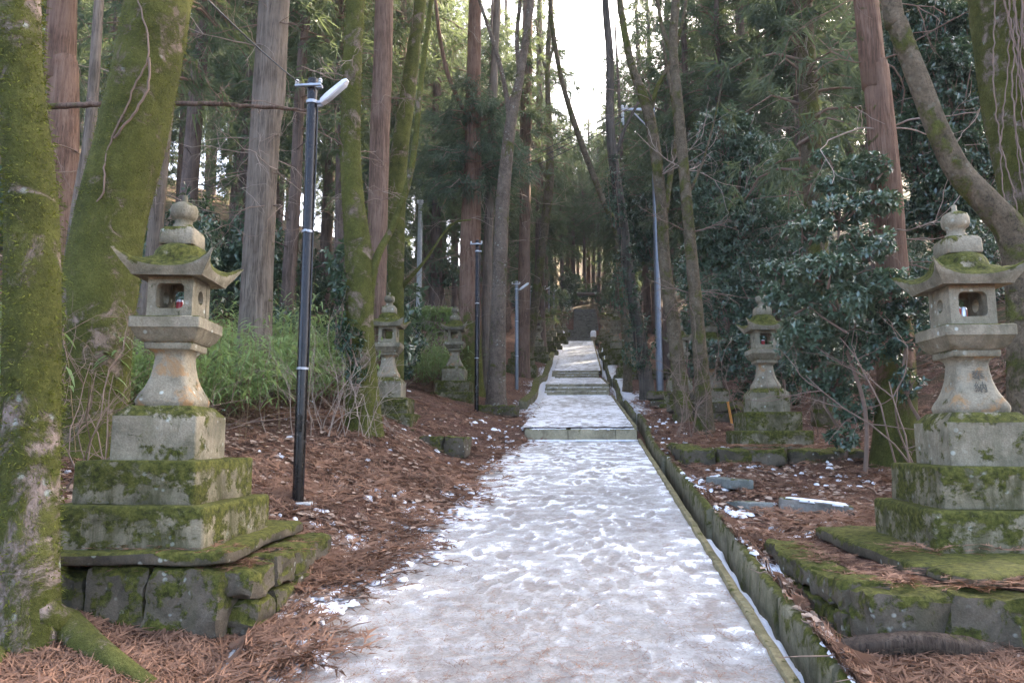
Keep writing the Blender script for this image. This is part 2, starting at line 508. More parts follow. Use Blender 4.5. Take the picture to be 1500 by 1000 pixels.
# forest floor: brown litter with dark humus, bits of green and thin snow
def floor_mat():
    m, nt, b = newmat('forest_floor', .95, .12); k = NT(nt)
    v = k.coords(rnd=False); v2 = k.coords((1, 1, 1), rnd=False)
    n1 = k.noise(v, 1.3, 6, .7); n2 = k.noise(v, 28, 6, .8, 1.2); n3 = k.noise(v, 110, 4, .7)
    col = k.ramp(n2, [(.36, (.026, .017, .013)), (.47, (.11, .058, .040)), (.56, (.26, .14, .095)), (.70, (.45, .33, .25))])
    col = k.mix(k.map(n1, .42, .66, 0, .45), col, (.055, .038, .028))
    col = k.mix(k.map(k.noise(v, 5.5, 5, .7), .62, .72, 0, .55), col, (.10, .12, .045))
    wl = k.attr('wild')
    col = k.mix(k.math('MULTIPLY', wl, k.map(k.noise(v, 2.4, 6, .75), .38, .56)), col, k.ramp(k.noise(v, 9, 5, .8), [(.35, (.022, .026, .012)), (.6, (.07, .075, .03))]))
    sn = k.attr('snow')
    s = k.map(k.math('ADD', k.math('MULTIPLY', k.noise(v, 13, 6, .7), 1.0), k.math('SUBTRACT', sn, .5)), .54, .62)
    col = k.mix(s, col, (.74, .75, .78))
    k.l(col, b.inputs['Base Color'])
    k.bump(b, k.math('ADD', n2, k.math('MULTIPLY', n3, .5)), 1.0, .04)
    return m
M['floor'] = floor_mat()

def path_mat():
    m, nt, b = newmat('icy_path', .6, .35); k = NT(nt)
    v = k.coords(rnd=False)
    va = k.coords((1.0, .75, 1), rnd=False)
    n1 = k.noise(v, 2.2, 5, .6); n2 = k.noise(v, 45, 6, .75, .5); n3 = k.noise(v, 220, 3, .7)
    soil = k.ramp(n2, [(.3, (.185, .17, .148)), (.5, (.30, .282, .258)), (.7, (.40, .385, .36))])
    soil = k.mix(k.map(n1, .42, .66, 0, .5), soil, (.19, .15, .125))
    s = k.attr('snow')
    nn = k.noise(va, 34, 7, .8, .3)
    f = k.math('ADD', s, k.math('MULTIPLY', k.math('SUBTRACT', nn, .5), .8))
    ice = k.map(f, .20, .54); sn = k.map(f, .55, .62)
    col = k.mix(k.math('MULTIPLY', ice, .70), soil, (.44, .43, .415))
    col = k.mix(sn, col, (.80, .81, .84))
    bits = k.math('MULTIPLY', k.map(k.noise(k.coords((1, 1, 1), rnd=False), 75, 3, .6, 1.0), .66, .70), .45)
    col = k.mix(bits, col, (.16, .075, .05))
    k.l(col, b.inputs['Base Color'])
    k.l(k.map(ice, 0, 1, .85, .45), b.inputs['Roughness'])
    h = k.math('ADD', k.math('MULTIPLY', n2, .35), k.math('MULTIPLY', f, 1.1))
    h = k.math('ADD', h, k.math('MULTIPLY', n3, .15))
    k.bump(b, h, .6, .018)
    return m
M['path'] = path_mat()

# ---------------------------------------------------------------- ground sheet
def graded(lo, hi, a, b, fine, grow):
    mid = np.arange(a, b + 1e-6, fine)
    up, s = [b], fine
    while up[-1] < hi: s *= grow; up.append(up[-1] + s)
    dn, s = [a], fine
    while dn[-1] > lo: s *= grow; dn.append(dn[-1] - s)
    return np.concatenate([np.array(dn[:0:-1]), mid, np.array(up[1:])])

gx = np.unique(np.concatenate([graded(-120, 120, -5.0, 4.6, .06, 1.07), [GX0 - .005, GX0, KX - .04, KX - .03]]))
gy = graded(-10, 190, 2.4, 14.0, .06, 1.035)
GXX, GYY = np.meshgrid(gx, gy)
def floor_z(x, y):
    z = ground(x, y)
    le = left_edge(y)
    inside = (x > le + .12) & (x < GX0)
    trench = (x >= GX0 - .003) & (x <= KX - .035)
    z = np.where(inside & (y < 60), np.minimum(z, path_z(y)) - .12, z)
    z = np.where(trench & (y < 48), base_z(y) - .22, z)
    return z
gz = floor_z(GXX, GYY)
snowf = np.clip(.5 + .25 * fbm(GXX * .8, GYY * .8, seed=41, octaves=3) - .40
                + .26 * np.exp(-np.maximum(0, left_edge(GYY) - GXX) / .30) * (GXX < 0)
                + .17 * np.exp(-np.maximum(0, GXX - 1.3) / .7) * (GXX > 1.1)
                + .55 * sstep(13, 17, GYY) * sstep(46, 40, GYY) * np.exp(-np.maximum(0, np.abs(GXX) - 1.2) / .8) * (np.abs(GXX) > .9)
                - .35 * sstep(3.2, 6, np.abs(GXX)), 0, 1)
nX, nY = len(gx), len(gy)
ii = np.arange(nY - 1)[:, None] * nX + np.arange(nX - 1)[None, :]
gQ = np.stack([ii, ii + 1, ii + nX + 1, ii + nX], -1).reshape(-1, 4)
wild = np.clip(sstep(3.5, 8, np.abs(GXX)) * sstep(6, 12, GYY) + sstep(50, 60, GYY), 0, 1)
gme = mesh('forest_floor', np.stack([GXX, GYY, gz], -1).reshape(-1, 3), [gQ], True, {'snow': snowf.ravel(), 'wild': wild.ravel()})
tag(link('forest_floor', gme, M['floor']), kind='structure')

# ---------------------------------------------------------------- path sheets between the steps
_fr = np.random.default_rng(202)
FOOT = [(_fr.normal(-.1, .42), _fr.uniform(3.3, 12.4), _fr.normal(0, .25), _fr.choice((-1, 1))) for _ in range(170)]
def prints(x, y):
    out = np.zeros_like(x)
    if x.size < 4000: return out
    for fx, fy, fa, fs in FOOT:
        m = (np.abs(y - fy) < .3) & (np.abs(x - fx) < .3)
        if not m.any(): continue
        dx, dy = x[m] - fx, y[m] - fy
        u = dx * math.cos(fa) + dy * math.sin(fa); v = -dx * math.sin(fa) + dy * math.cos(fa)
        w = .050 - .012 * np.abs(v / .14 + .1)
        d = np.sqrt((u / w) ** 2 + (v / .145) ** 2)
        out[m] += -.22 * sstep(1.0, .75, d) + .13 * np.exp(-((d - 1.25) / .22) ** 2)
    return out
def snow_amount(x, y):
    le = left_edge(y)
    n = fbm(x * 1.6 + 11, y * 1.2, seed=71, octaves=3)
    n2 = fbm(x * 10.0, y * 11 + 3, seed=77, octaves=4)
    e = .10 * np.exp(-np.maximum(0, GX0 - x) / .45) + .22 * np.exp(-np.maximum(0, x - le) / .35) - .28 * np.exp(-np.maximum(0, x - le) / .10)
    far = .07 * sstep(6.5, 10, y) + .05 * sstep(12, 14, y)
    near = -.13 * sstep(6.0, 3.6, y)
    mid = -.07 * np.exp(-((x - .1) / .5) ** 2) * sstep(11, 7, y)
    return .42 + .16 * n + .40 * n2 + e + prints(x, y) + far + near + mid

def path_sheet(name, y0, y1, x1, fx, fy, lower=0.0):
    ys = np.arange(y0, y1 + 1e-6, fy); ys[-1] = y1
    u = np.linspace(0, 1, int(2.7 / fx))
    YY, UU = np.meshgrid(ys, u, indexing='ij')
    LE = left_edge(YY) - .25 * sstep(Y1 + 1, Y1 - 2, YY)
    XX = LE + (x1 - LE) * UU
    s = snow_amount(XX, YY)
    Z = path_z(YY) + .010 * fbm(XX * 2.5, YY * 2.5, seed=3, octaves=3) + .010 * sstep(.38, .72, s) + .006 * fbm(XX * 14, YY * 14, seed=9, octaves=2)
    # slips under the litter on the left
    edge = sstep(.30, 0.0, XX - LE)
    Z = Z - .10 * edge * (YY < Y1) + .004 - lower
    n = len(u); m = len(ys)
    i = np.arange(m - 1)[:, None] * n + np.arange(n - 1)[None, :]
    Q = np.stack([i, i + 1, i + n + 1, i + n], -1).reshape(-1, 4)
    o = link('path', mesh('path', np.stack([XX, YY, Z], -1).reshape(-1, 3), [Q], True, {'snow': s.ravel()}), M['path'])
    return tag(o, kind='structure')
path_sheet('path', 2.2, 7.5, GX0, .022, .022)
path_sheet('path', 7.5, Y1, GX0, .03, .03)
path_sheet('path', Y1 + .30, Y2, .93, .06, .05)
path_sheet('path', Y2 + .92, Y3, .86, .08, .08)
path_sheet('path', Y3 + .92, Y4, .92, .12, .12)

# ---------------------------------------------------------------- stone steps across the path
def block_mesh(sx, sy, sz, seed, b=.010, amp=.006):
    rings = []
    for z, i in ((0, b), (b, 0), (sz * .5, 0), (sz - b, 0), (sz, b)):
        rings.append(rsq(sx / 2 - i, sy / 2 - i, z, b * 1.2, 10))
    V, Q, T = loft(rings)
    V = wear(V, amp * 1.6, 9, seed)
    mb = MB(); mb.add(V, Q, T); return mb.mesh('block', True, 40)
def flight(name, label, y, z, xa, xb, n, rise, tread, splits, mat, mname='block', seed=0):
    t = thing(name, label, 'steps', ((xa + xb) / 2, y, z))
    rnd = random.Random(seed)
    for k in range(n):
        cuts = [xa] + sorted(xa + (xb - xa) * (s + rnd.uniform(-.04, .04)) for s in splits[k % len(splits)]) + [xb]
        for a, b in zip(cuts[:-1], cuts[1:]):
            me = block_mesh(b - a - .008, tread + .12, rise + (.05 if k == 0 else -.004), seed * 50 + k * 7 + int(a * 10), .010)
            link('block', me, mat, t, ((a + b) / 2 - (xa + xb) / 2, k * tread + (tread + .12) / 2 + rnd.uniform(-.008, .008), k * rise - (.05 if k == 0 else 0)), (0, 0, rnd.uniform(-.006, .006)))
    # snow lying on the tread tops
    return t
flight('stone_step', 'lowest pale stone step, a single wide course across the snowy path', Y1, path_z(Y1), -.95, .97, 1, .20, .24, [[.42, .78]], M['step'], seed=1)
flight('stone_steps', 'middle flight of three pale stone courses across the path', Y2, path_z(Y2), -1.04, .90, 3, .136, .30, [[.62], [.35, .75], [.22, .6]], M['step'], seed=2)
flight('stone_steps', 'upper flight of three pale stone courses, farthest pale steps up the path', Y3, path_z(Y3), -1.10, .80, 3, .127, .30, [[.45], [.6], [.3]], M['step'], seed=3)
flight('stone_steps', 'dark steps at the far end of the white path', Y4, path_z(Y4), -.95, .95, 6, .165, .34, [[.5]], M['step_dark'], seed=4)
flight('stone_steps', 'steep black stairway climbing into the dark cedars beyond the path', Y5, 8.70, -.35, 1.35, 16, .172, .46, [[.5]], M['step_dark'], seed=5)

def snow_ledge(x0, x1, y0, y1, z, seed, dens=.55):
    mb = MB(); rr = np.random.default_rng(seed)
    n = int((x1 - x0) / .09 * dens * 2) + 2
    for i in range(n):
        w = rr.uniform(.05, .16); d = (y1 - y0) * rr.uniform(.3, .5)
        c = np.array([rr.uniform(x0 + w, x1 - w), rr.uniform(y0 + d, y1 - d * .9), z])
        k = 10; a = np.arange(k) / k * 2 * np.pi
        rad = 1 + .3 * rr.normal(size=k)
        out = np.stack([c[0] + w * rad * np.cos(a), c[1] + d * rad * np.sin(a), np.full(k, z - .012)], -1)
        inn = np.stack([c[0] + .72 * w * rad * np.cos(a), c[1] + .72 * d * rad * np.sin(a), np.full(k, z + rr.uniform(.008, .018))], -1)
        V, Q, T = loft([out, inn]); mb.add(V, Q, T)
    return mb
mb = MB()
for (y, z, xa, xb, n, rise, tread) in ((Y1, path_z(Y1), -.95, .97, 1, .2, .3), (Y2, path_z(Y2), -1.04, .9, 3, .136, .3), (Y3, path_z(Y3), -1.1, .8, 3, .127, .3)):
    for k in range(n):
        s = snow_ledge(xa, xb, y + k * tread + .02, y + (k + 1) * tread, z + (k + 1) * rise - .002, k + int(y), .7)
        for V, Q, T in zip(s.V, s.Q, s.T): pass
        mb.add(np.concatenate(s.V), np.concatenate(s.Q), np.concatenate(s.T))
    s = snow_ledge(xa, xb, y - .16, y - .02, z + .006, 90 + int(y), .9)
    mb.add(np.concatenate(s.V), np.concatenate(s.Q), np.concatenate(s.T))
tag(link('step_snow', mb.mesh('step_snow', True), M['snow']), 'thin snow lying on the stone step ledges', 'snow', kind='stuff')

# ---------------------------------------------------------------- gutter, kerb wall and path edging
t = thing('kerb_wall', 'long mossy stone kerb wall along the right side of the gutter', 'kerb wall', (GX1, 3.0, path_z(3.0)))
yy, k = 2.6, 0
while yy < 46:
    L = random.uniform(.9, 1.4) * (1 if yy < 16 else 1.8)
    y2 = min(yy + L, 46.5)
    if not (Y1 - .25 < yy < Y1 - .02):
        z0, z1 = float(base_z(yy)), float(base_z(y2))
        top = .17 - .07 * sstep(6, 12, yy) + random.uniform(-.012, .012)
        nseg = max(2, int((y2 - yy) / .12))
        rings = []
        for q in range(nseg + 1):
            f = q / nseg
            yq = yy + (y2 - yy - .006) * f; zz = z0 + (z1 - z0) * f
            rings.append(np.array([(GX1, yq, zz - .26), (KX, yq, zz - .26), (KX, yq, zz + top - .015), (KX - .02, yq, zz + top), (GX1 + .02, yq, zz + top), (GX1, yq, zz + top - .02), (GX1 - .006, yq, zz + .5 * top - .1)]))
        V, Q, T = loft(rings)
        V = wear(V, .010, 7, 100 + k)
        o = MB(); o.add(V - np.array([GX1, 3.0, float(path_z(3.0))]), Q, T)
        link('kerb_stone', o.mesh('kerb_stone', True, 50), M['stone_kerb'], t, (random.uniform(-.006, .012), 0, random.uniform(-.014, .010)), (0, random.uniform(-.03, .03), random.uniform(-.006, .006)))
    yy = y2; k += 1
t = thing('path_edging', 'narrow moss stained stone edging along the right rim of the path', 'edging', (GX0, 3.0, path_z(3.0)))
yy, k = 2.6, 0
while yy < 46:
    L = random.uniform(.9, 1.5)
    y2 = min(yy + L, 46.5)
    for s0, s1 in ((Y1, Y1 + .3), (Y2, Y2 + .92), (Y3, Y3 + .92)):
        if s0 - .05 <= yy < s1: yy = s1; y2 = yy + L
        elif yy < s0 < y2: y2 = s0 - .01
    ex = GX0 - .045 if yy < Y1 else (.94 if yy < Y2 else .9)
    rings = []
    for q in range(7):
        f = q / 6; yq = yy + (y2 - yy - .006) * f; zz = float(path_z(yq))
        rings.append(np.array([(ex - .015, yq, zz - .15), (ex + .05, yq, zz - .15), (ex + .05, yq, zz + .022), (ex + .04, yq, zz + .034), (ex - .005, yq, zz + .034), (ex - .015, yq, zz + .020)]))
    V, Q, T = loft(rings); V = wear(V, .012, 8, 300 + k)
    o = MB(); o.add(V - np.array([GX0, 3.0, float(path_z(3.0))]), Q, T)
    link('edging_stone', o.mesh('edging_stone', True, 50), M['edging'], t)
    yy = y2; k += 1
# snow strip in the gutter
ys = np.arange(2.6, 12.6, .035); us = np.linspace(0, 1, 9)
YY, UU = np.meshgrid(ys, us, indexing='ij')
XX = GX0 + .008 + (GX1 + .012 - GX0) * (UU + (UU - .5) * .5 * fbm(YY * 2.2, YY * 0 + UU, seed=58, octaves=3))
dens = fbm(XX * 3, YY * 1.1, seed=55, octaves=4)
Z = base_z(YY) - .075 + .045 * fbm(XX * 9, YY * 6, seed=57, octaves=4) - .05 * (2 * UU - 1) ** 4 - .16 * sstep(6.6, 8.2, YY) - .16 * sstep(-.10, -.30, dens)
n = len(us); i = np.arange(len(ys) - 1)[:, None] * n + np.arange(n - 1)[None, :]
Q = np.stack([i, i + 1, i + n + 1, i + n], -1).reshape(-1, 4)
tag(link('gutter_snow', mesh('gutter_snow', np.stack([XX, YY, Z], -1).reshape(-1, 3), [Q], True), M['snow']), 'strip of clean snow lying in the gutter beside the kerb wall', 'snow', kind='stuff')

# left kerb of the far path
t = thing('kerb_wall', 'low mossy stone kerb along the left side of the far path', 'kerb wall', (-1.2, Y1 + 3, path_z(Y1 + 3)))
yy, k = 17.5, 0
while yy < 45:
    y2 = yy + random.uniform(1.2, 2.2); rings = []
    for q in range(5):
        f = q / 4; yq = yy + (y2 - yy - .01) * f; zz = float(base_z(yq)); x = -1.32 + .02 * math.sin(yq)
        rings.append(np.array([(x - .1, yq, zz - .1), (x + .1, yq, zz - .1), (x + .1, yq, zz + .17), (x - .1, yq, zz + .19)]))
    V, Q, T = loft(rings); V = wear(V, .02, 6, 500 + k)
    o = MB(); o.add(V - np.array([-1.2, Y1 + 3, float(path_z(Y1 + 3))]), Q, T)
    link('kerb_stone', o.mesh('kerb_stone', True, 50), M['stone_kerb'], t)
    yy = y2; k += 1

# ---------------------------------------------------------------- stone lanterns
def st(V, Q, T, amp=.004, seed=0, sharp=42, name='stone', f=7):
    V = wear(V, amp, f, seed); mb = MB(); mb.add(V, Q, T); return mb.mesh(name, True, sharp)
def prism(levels, r, k=6, sub=3):
    """levels: (half width, z) ; extra rings between for wear"""
    rings = []
    for (w0, z0), (w1, z1) in zip(levels[:-1], levels[1:]):
        n = sub if abs(z1 - z0) > .08 else 1
        for q in range(n):
            f = q / n; rings.append(rsq(w0 + (w1 - w0) * f, w0 + (w1 - w0) * f, z0 + (z1 - z0) * f, r, k))
    rings.append(rsq(levels[-1][0], levels[-1][0], levels[-1][1], r, k))
    return loft(rings)

def hole_panel(w, h, t, hole, n=48):
    """upright panel in xz, centred on x, standing on z=0, thickness in y, with a closed hole polygon (n,2)"""
    hole = np.asarray(hole); c = hole.mean(0)
    d = hole - c
    out = []
    for dx, dz in d:   # project ray to the rectangle
        s = []
        if abs(dx) > 1e-9: s.append(((w / 2 if dx > 0 else -w / 2) - c[0]) / dx)
        if abs(dz) > 1e-9: s.append(((h if dz > 0 else 0) - c[1]) / dz)
        s = min(x for x in s if x > 0); out.append(c + s * np.array([dx, dz]))
    out = np.array(out)
    for cx, cz in ((w / 2, h), (-w / 2, h), (-w / 2, 0), (w / 2, 0)):   # snap nearest to corners
        i = np.argmin(np.hypot(out[:, 0] - cx, out[:, 1] - cz)); out[i] = (cx, cz)
    m = len(hole)
    def lay(p, y): return np.stack([p[:, 0], np.full(m, y), p[:, 1]], -1)
    V = np.vstack([lay(out, -t / 2), lay(hole, -t / 2), lay(hole, t / 2), lay(out, t / 2)])
    j = np.arange(m); kx = (j + 1) % m
    Q = np.vstack([np.stack([a * m + j, a * m + kx, ((a + 1) % 4) * m + kx, ((a + 1) % 4) * m + j], -1) for a in range(4)])
    return V, Q
def rrect(w, h, cz, r, n=8):
    p = []
    for c, (sx, sz) in enumerate(((1, 1), (-1, 1), (-1, -1), (1, -1))):
        for q in range(n):
            a = math.pi / 2 * (c + q / (n - 1))
            p.append((sx * (w / 2 - r) + r * math.cos(a), cz + sz * (h / 2 - r) + r * math.sin(a)))
        nxt = ((-1, 1), (-1, -1), (1, -1), (1, 1))[c]
        a = math.pi / 2 * (c + 1)
        p0 = np.array(p[-1]); p1 = np.array((nxt[0] * (w / 2 - r) + r * math.cos(a), cz + nxt[1] * (h / 2 - r) + r * math.sin(a)))
        for q in range(1, 4): p.append(tuple(p0 + (p1 - p0) * q / 4))
    return p

def roof_mesh(seed):
    N = 12
    ts = np.linspace(-1, 1, N + 1)[:-1]
    def ring(fn):
        out = []
        for s in range(4):
            for tt in ts:
                a, o, z = fn(tt)
                p = np.array([a, -o]); ang = s * math.pi / 2
                out.append((p[0] * math.cos(ang) - p[1] * math.sin(ang), p[0] * math.sin(ang) + p[1] * math.cos(ang), z))
        return np.array(out)
    ab = abs
    bot_in = ring(lambda t: (t * .15, .15, .012))
    bot = ring(lambda t: (t * .232, .232, 0.0))
    bot2 = ring(lambda t: (t * .240, .236 + .004 * ab(t) ** 3, .012 + .008 * ab(t) ** 2))
    midr = ring(lambda t: (t * .285, .245 + .040 * ab(t) ** 3, .028 + .058 * ab(t) ** 2.4))
    top = ring(lambda t: (t * .328, .252 + .076 * ab(t) ** 3, .058 + .105 * ab(t) ** 2.6))
    top2 = ring(lambda t: (t * .312, .243 + .069 * ab(t) ** 3, .068 + .100 * ab(t) ** 2.6))
    s1 = ring(lambda t: (t * .245, .222 + .023 * ab(t) ** 3, .083 + .040 * ab(t) ** 2.6))
    s2 = ring(lambda t: (t * .185, .196 - .004 * ab(t) ** 3, .112 + .012 * ab(t) ** 2.6))
    def rnd(rad, z):
        return ring(lambda t: (rad * math.sin(t * math.pi / 4), rad * math.cos(t * math.pi / 4), z))
    rings = [bot_in, bot, bot2, midr, top, top2, s1, s2, rnd(.186, .155), rnd(.176, .195), rnd(.152, .228), rnd(.118, .246)]
    V, Q, T = loft(rings)
    return st(V, Q, T, .005, seed, 50)

def make_lantern_meshes(seed, text=False):
    s = seed
    d = {}
    d['base_stone'] = st(*prism([(.485, -.06), (.50, -.03), (.50, .262), (.485, .28)], .022, 8, 4), .009, s, 45, f=5)
    d['base_stone2'] = st(*prism([(.395, 0), (.40, .02), (.40, .285), (.388, .30)], .018, 8, 4), .007, s + 1, 45, f=5)
    d['pedestal'] = st(*prism([(.268, 0), (.268, .29), (.205, .36)], .014, 6, 3), .004, s + 2)
    lev = [(.182, 0), (.190, .02), (.190, .045), (.178, .075)]
    for q in range(1, 7):
        f = q / 6; lev.append((.178 - .072 * (f ** .85) - .012 * math.sin(f * math.pi), .075 + .25 * f))
    lev += [(.104, .35), (.112, .375), (.14, .40)]
    rings = []
    for w, z in lev:
        rings.append(rsq(w, w, z, max(.03, w * .30), 5))
    d['shaft'] = st(*loft(rings), .003, s + 3, 50)
    d['ledge'] = st(*prism([(.150, 0), (.155, .008), (.155, .042), (.148, .05)], .012, 5), .003, s + 4)
    d['platform'] = st(*prism([(.165, 0), (.20, .035), (.222, .085), (.230, .09), (.230, .158), (.222, .165)], .012, 6), .003, s + 5)
    w, h, tk = .30, .27, .055
    mb = MB()
    hole = rrect(.185, .165, .142, .035); ns = len(hole)
    a = np.arange(48) / 48 * 2 * np.pi
    for ry in (0, math.pi):
        V, Q = hole_panel(w, h, tk, hole); mb.add(xf(xf(V, (0, -w / 2 + tk / 2, 0)), rot=(0, 0, ry)), Q)
    moon = np.stack([.045 * np.cos(a), .15 + .045 * np.sin(a)], -1)
    for ry in (math.pi / 2, -math.pi / 2):
        V, Q = hole_panel(w - 2 * tk - .002, h - .004, tk, moon); mb.add(xf(xf(V, (0, -w / 2 + tk / 2 + .004, .002)), rot=(0, 0, ry)), Q)
    V, Q, T = box(w - .03, w - .03, .03, .004); mb.add(xf(V, (0, 0, .003)), Q, T)
    d['firebox'] = mb.mesh('firebox', True, 40)
    d['roof'] = roof_mesh(s + 6)
    d['finial_base'] = st(*prism([(.112, 0), (.118, .01), (.115, .09), (.098, .112)], .018, 4), .003, s + 7)
    prof = [(.082, 0), (.070, .02), (.056, .04), (.060, .056), (.064, .060), (.082, .072), (.090, .095), (.090, .125), (.080, .148), (.052, .162), (.024, .170), (.018, .178), (.017, .205), (.008, .214)]
    d['finial'] = st(*loft([circ(r, z) for r, z in prof]), .002, s + 8, 55)
    return d
LAN = [make_lantern_meshes(1000), make_lantern_meshes(2000)]
STACK = [('base_stone', 0, 'stone_base', .875), ('base_stone2', .245, 'stone_base', .885), ('pedestal', .51, 'stone_ped', .97), ('shaft', .858, 'stone_orange', .95), ('ledge', 1.236, 'stone', 1),
         ('platform', 1.284, 'stone', 1), ('firebox', 1.448, 'stone', 1.04), ('roof', 1.722, 'stone_roof', 1), ('finial_base', 1.966, 'stone', 1.1), ('finial', 2.087, 'stone', 1.18)]
M['stone_ped'] = stone_mat('pedestal_stone', .52, base=(.29, .25, .175), dark=(.13, .115, .075), lichen=.5, damp=.45)
LAN_TOP = 2.34
def lantern(label, x, y, z, rz=0, upper=0, s=1.0, var=0, group=None, text=False, skip=()):
    t = thing('stone_lantern', label, 'lantern', (x, y, z), 0, group)
    t.scale = (s, s, s)
    out = {}
    for i, (part, zz, mt, sz) in enumerate(STACK):
        if part in skip: continue
        r = rz + (upper if i >= 2 else 0)
        o = link('base_stone' if part == 'base_stone2' else part, LAN[var][part], M[mt], t, (0, 0, zz), (0, 0, r + random.uniform(-.02, .02)))
        o.scale = (1, 1, sz); out[part] = o
    if text:
        cu = bpy.data.curves.new('inscription', 'FONT'); cu.body = '奉\n納'; cu.size = .085; cu.extrude = .0015
        cu.align_x = 'CENTER'; cu.space_line = 1.05
        to = bpy.data.objects.new('tmp', cu); C.objects.link(to)
        dg = bpy.context.evaluated_depsgraph_get()
        me = bpy.data.meshes.new_from_object(to.evaluated_get(dg)); me.name = 'inscription'
        bpy.data.objects.remove(to)
        me.materials.clear()
        ins = link('inscription', me, M['engraved'], out['shaft'], (.01, -.1365, .235), (R(90 - 14.5), 0, 0))
    return t, out

L_LEFT, _ = lantern('large mossy lantern on the rubble platform at left, beside the two leaning trunks', -2.745, 4.80, .995, R(0.5), R(7), 1, 0, 'stone lanterns beside the path')
L_RIGHT, _ = lantern('large inscribed lantern on the rubble platform at right, nearest on that side', 2.68, 5.38, .955, R(-1), R(1), 1, 1, 'stone lanterns beside the path', True)
L_R2, _ = lantern('mid-sized lantern on its low stone terrace at right, before the glossy shrubs', 2.76, 11.3, 1.50, R(1), R(1), 1.0, 0, 'stone lanterns beside the path')
# further lanterns, left side
def lan_px(label, px, ytop, Y, var=0, s=1.0, rz=0, group='stone lanterns beside the path'):
    top = P(px, ytop, Y)
    zb = top.z - LAN_TOP * s
    t = lantern(label, top.x, Y, zb, rz, 0, s, var, group)[0]
    lo = min(G(top.x + a, Y + b) for a in (-.6, .6) for b in (-.6, .6))
    if zb > lo + .02:
        hh = zb - lo + .12
        V, Q, T = prism([(.60, 0), (.60, hh - .02), (.585, hh - .012)], .03, 8, 3)
        link('plinth', st(V, Q, T, .012, int(px), 45, f=4), M['stone_base'], t, (0, 0, -hh))
    return t
lan_px('tilting pale lantern beside the ivy covered mossy tree, second on the left', 571, 428, 12.3, 1, rz=R(4))
lan_px('pale lantern just left of the lampless black pole, before a red cedar trunk', 667, 447, 17.2, 0, rz=R(2))
lan_px('small dark topped lantern half hidden behind the leaning grey trunk', 714, 466, 22.5, 1)
lan_px('lantern standing behind the third black lamp pole on the left bank', 764, 450, 29, 0)
far_label = 'small grey lantern in the far row by the dark stairs'
for i, (px, yt, Y) in enumerate(((788, 452, 34), (801, 450, 38), (808, 447, 41), (818, 446, 45), (826, 448, 48))):
    lan_px('small grey lantern in the far row left of the dark stairs', px, yt, Y, i % 2, group='far left lantern row')
lan_px('lantern between the two mossy trunks at right, mostly hidden behind them', 1040, 460, 14.8, 1)
lan_px('lantern right behind the grey utility pole, half hidden by a trunk', 992, 462, 17.5, 0)
lan_px('lantern at right before a straight green cedar trunk, beyond the utility pole', 921, 458, 27.5, 1)
for i, (px, yt, Y) in enumerate(((902, 452, 33), (897, 449, 37), (891, 450, 41), (883, 449, 45), (889, 444, 49))):
    lan_px('small grey lantern in the far row right of the dark stairs', px, yt, Y, (i + 1) % 2, group='far right lantern row')

# offering cans
def can_mesh():
    mb = MB()
    V, Q, T = loft([circ(.024, 0, 14), circ(.0265, .004, 14), circ(.0265, .095, 14), circ(.022, .104, 14), circ(.022, .107, 14)])
    mb.add(V, Q, T); return mb.mesh('can', True, 40)
def band_mesh():
    mb = MB(); a = np.linspace(-2.4, .3, 10)
    V = np.vstack([np.stack([.0272 * np.cos(a), .0272 * np.sin(a), np.full(10, z)], -1) for z in (.006, .092)])
    j = np.arange(9); mb.add(V, np.stack([j, j + 1, j + 11, j + 10], -1)); return mb.mesh('band', True)
CAN, BAND = can_mesh(), band_mesh()
def can(label, loc, rz):
    t = thing('drink_can', label, 'can', loc, rz, 'offering cans in the lanterns')
    link('can_body', CAN, M['can'], t); link('red_label', BAND, M['red'], t)
can('red and silver can standing in the left lantern firebox', (-2.735, 4.80, .995 + 1.485), -.7)
can('left silver and red can in the right lantern firebox', (2.62, 5.33, .955 + 1.485), -1.0)
can('right silver and red can in the right lantern firebox', (2.675, 5.36, .955 + 1.485), 1.3)
can('red and white can in the firebox of the mid-sized right lantern', (2.74, 11.25, 1.50 + 1.485), -.4)

# ---------------------------------------------------------------- rubble platforms
def rock_mesh(sx, sy, sz, seed, n=6, amp=.035, p=5.0):
    g = np.linspace(-1, 1, n)
    V, Q, off = [], [], 0
    for ax in range(3):
        for sgn in (-1, 1):
            a, b = np.meshgrid(g, g, indexing='ij')
            q = np.zeros((n, n, 3)); q[..., ax] = sgn
            q[..., (ax + 1) % 3] = a if sgn > 0 else b
            q[..., (ax + 2) % 3] = b if sgn > 0 else a
            V.append(q.reshape(-1, 3))
            i = np.arange(n - 1)[:, None] * n + np.arange(n - 1)[None, :] + off
            Q.append(np.stack([i, i + n, i + n + 1, i + 1], -1).reshape(-1, 4)); off += n * n
    V = np.vstack(V); Q = np.vstack(Q)
    key = np.round(V, 5); _, idx, inv = np.unique(key, axis=0, return_index=True, return_inverse=True)
    V = V[idx]; Q = inv.reshape(-1)[Q]
    nr = (np.abs(V) ** p).sum(1) ** (1 / p)
    V = V / nr[:, None]
    V = V * np.array([sx / 2, sy / 2, sz / 2])
    V = wear(V, amp * .9, 4.5, seed); V = wear(V, amp * .6, 13, seed + 3)
    mb = MB(); mb.add(V, Q); return mb.mesh('stone', True, 26)

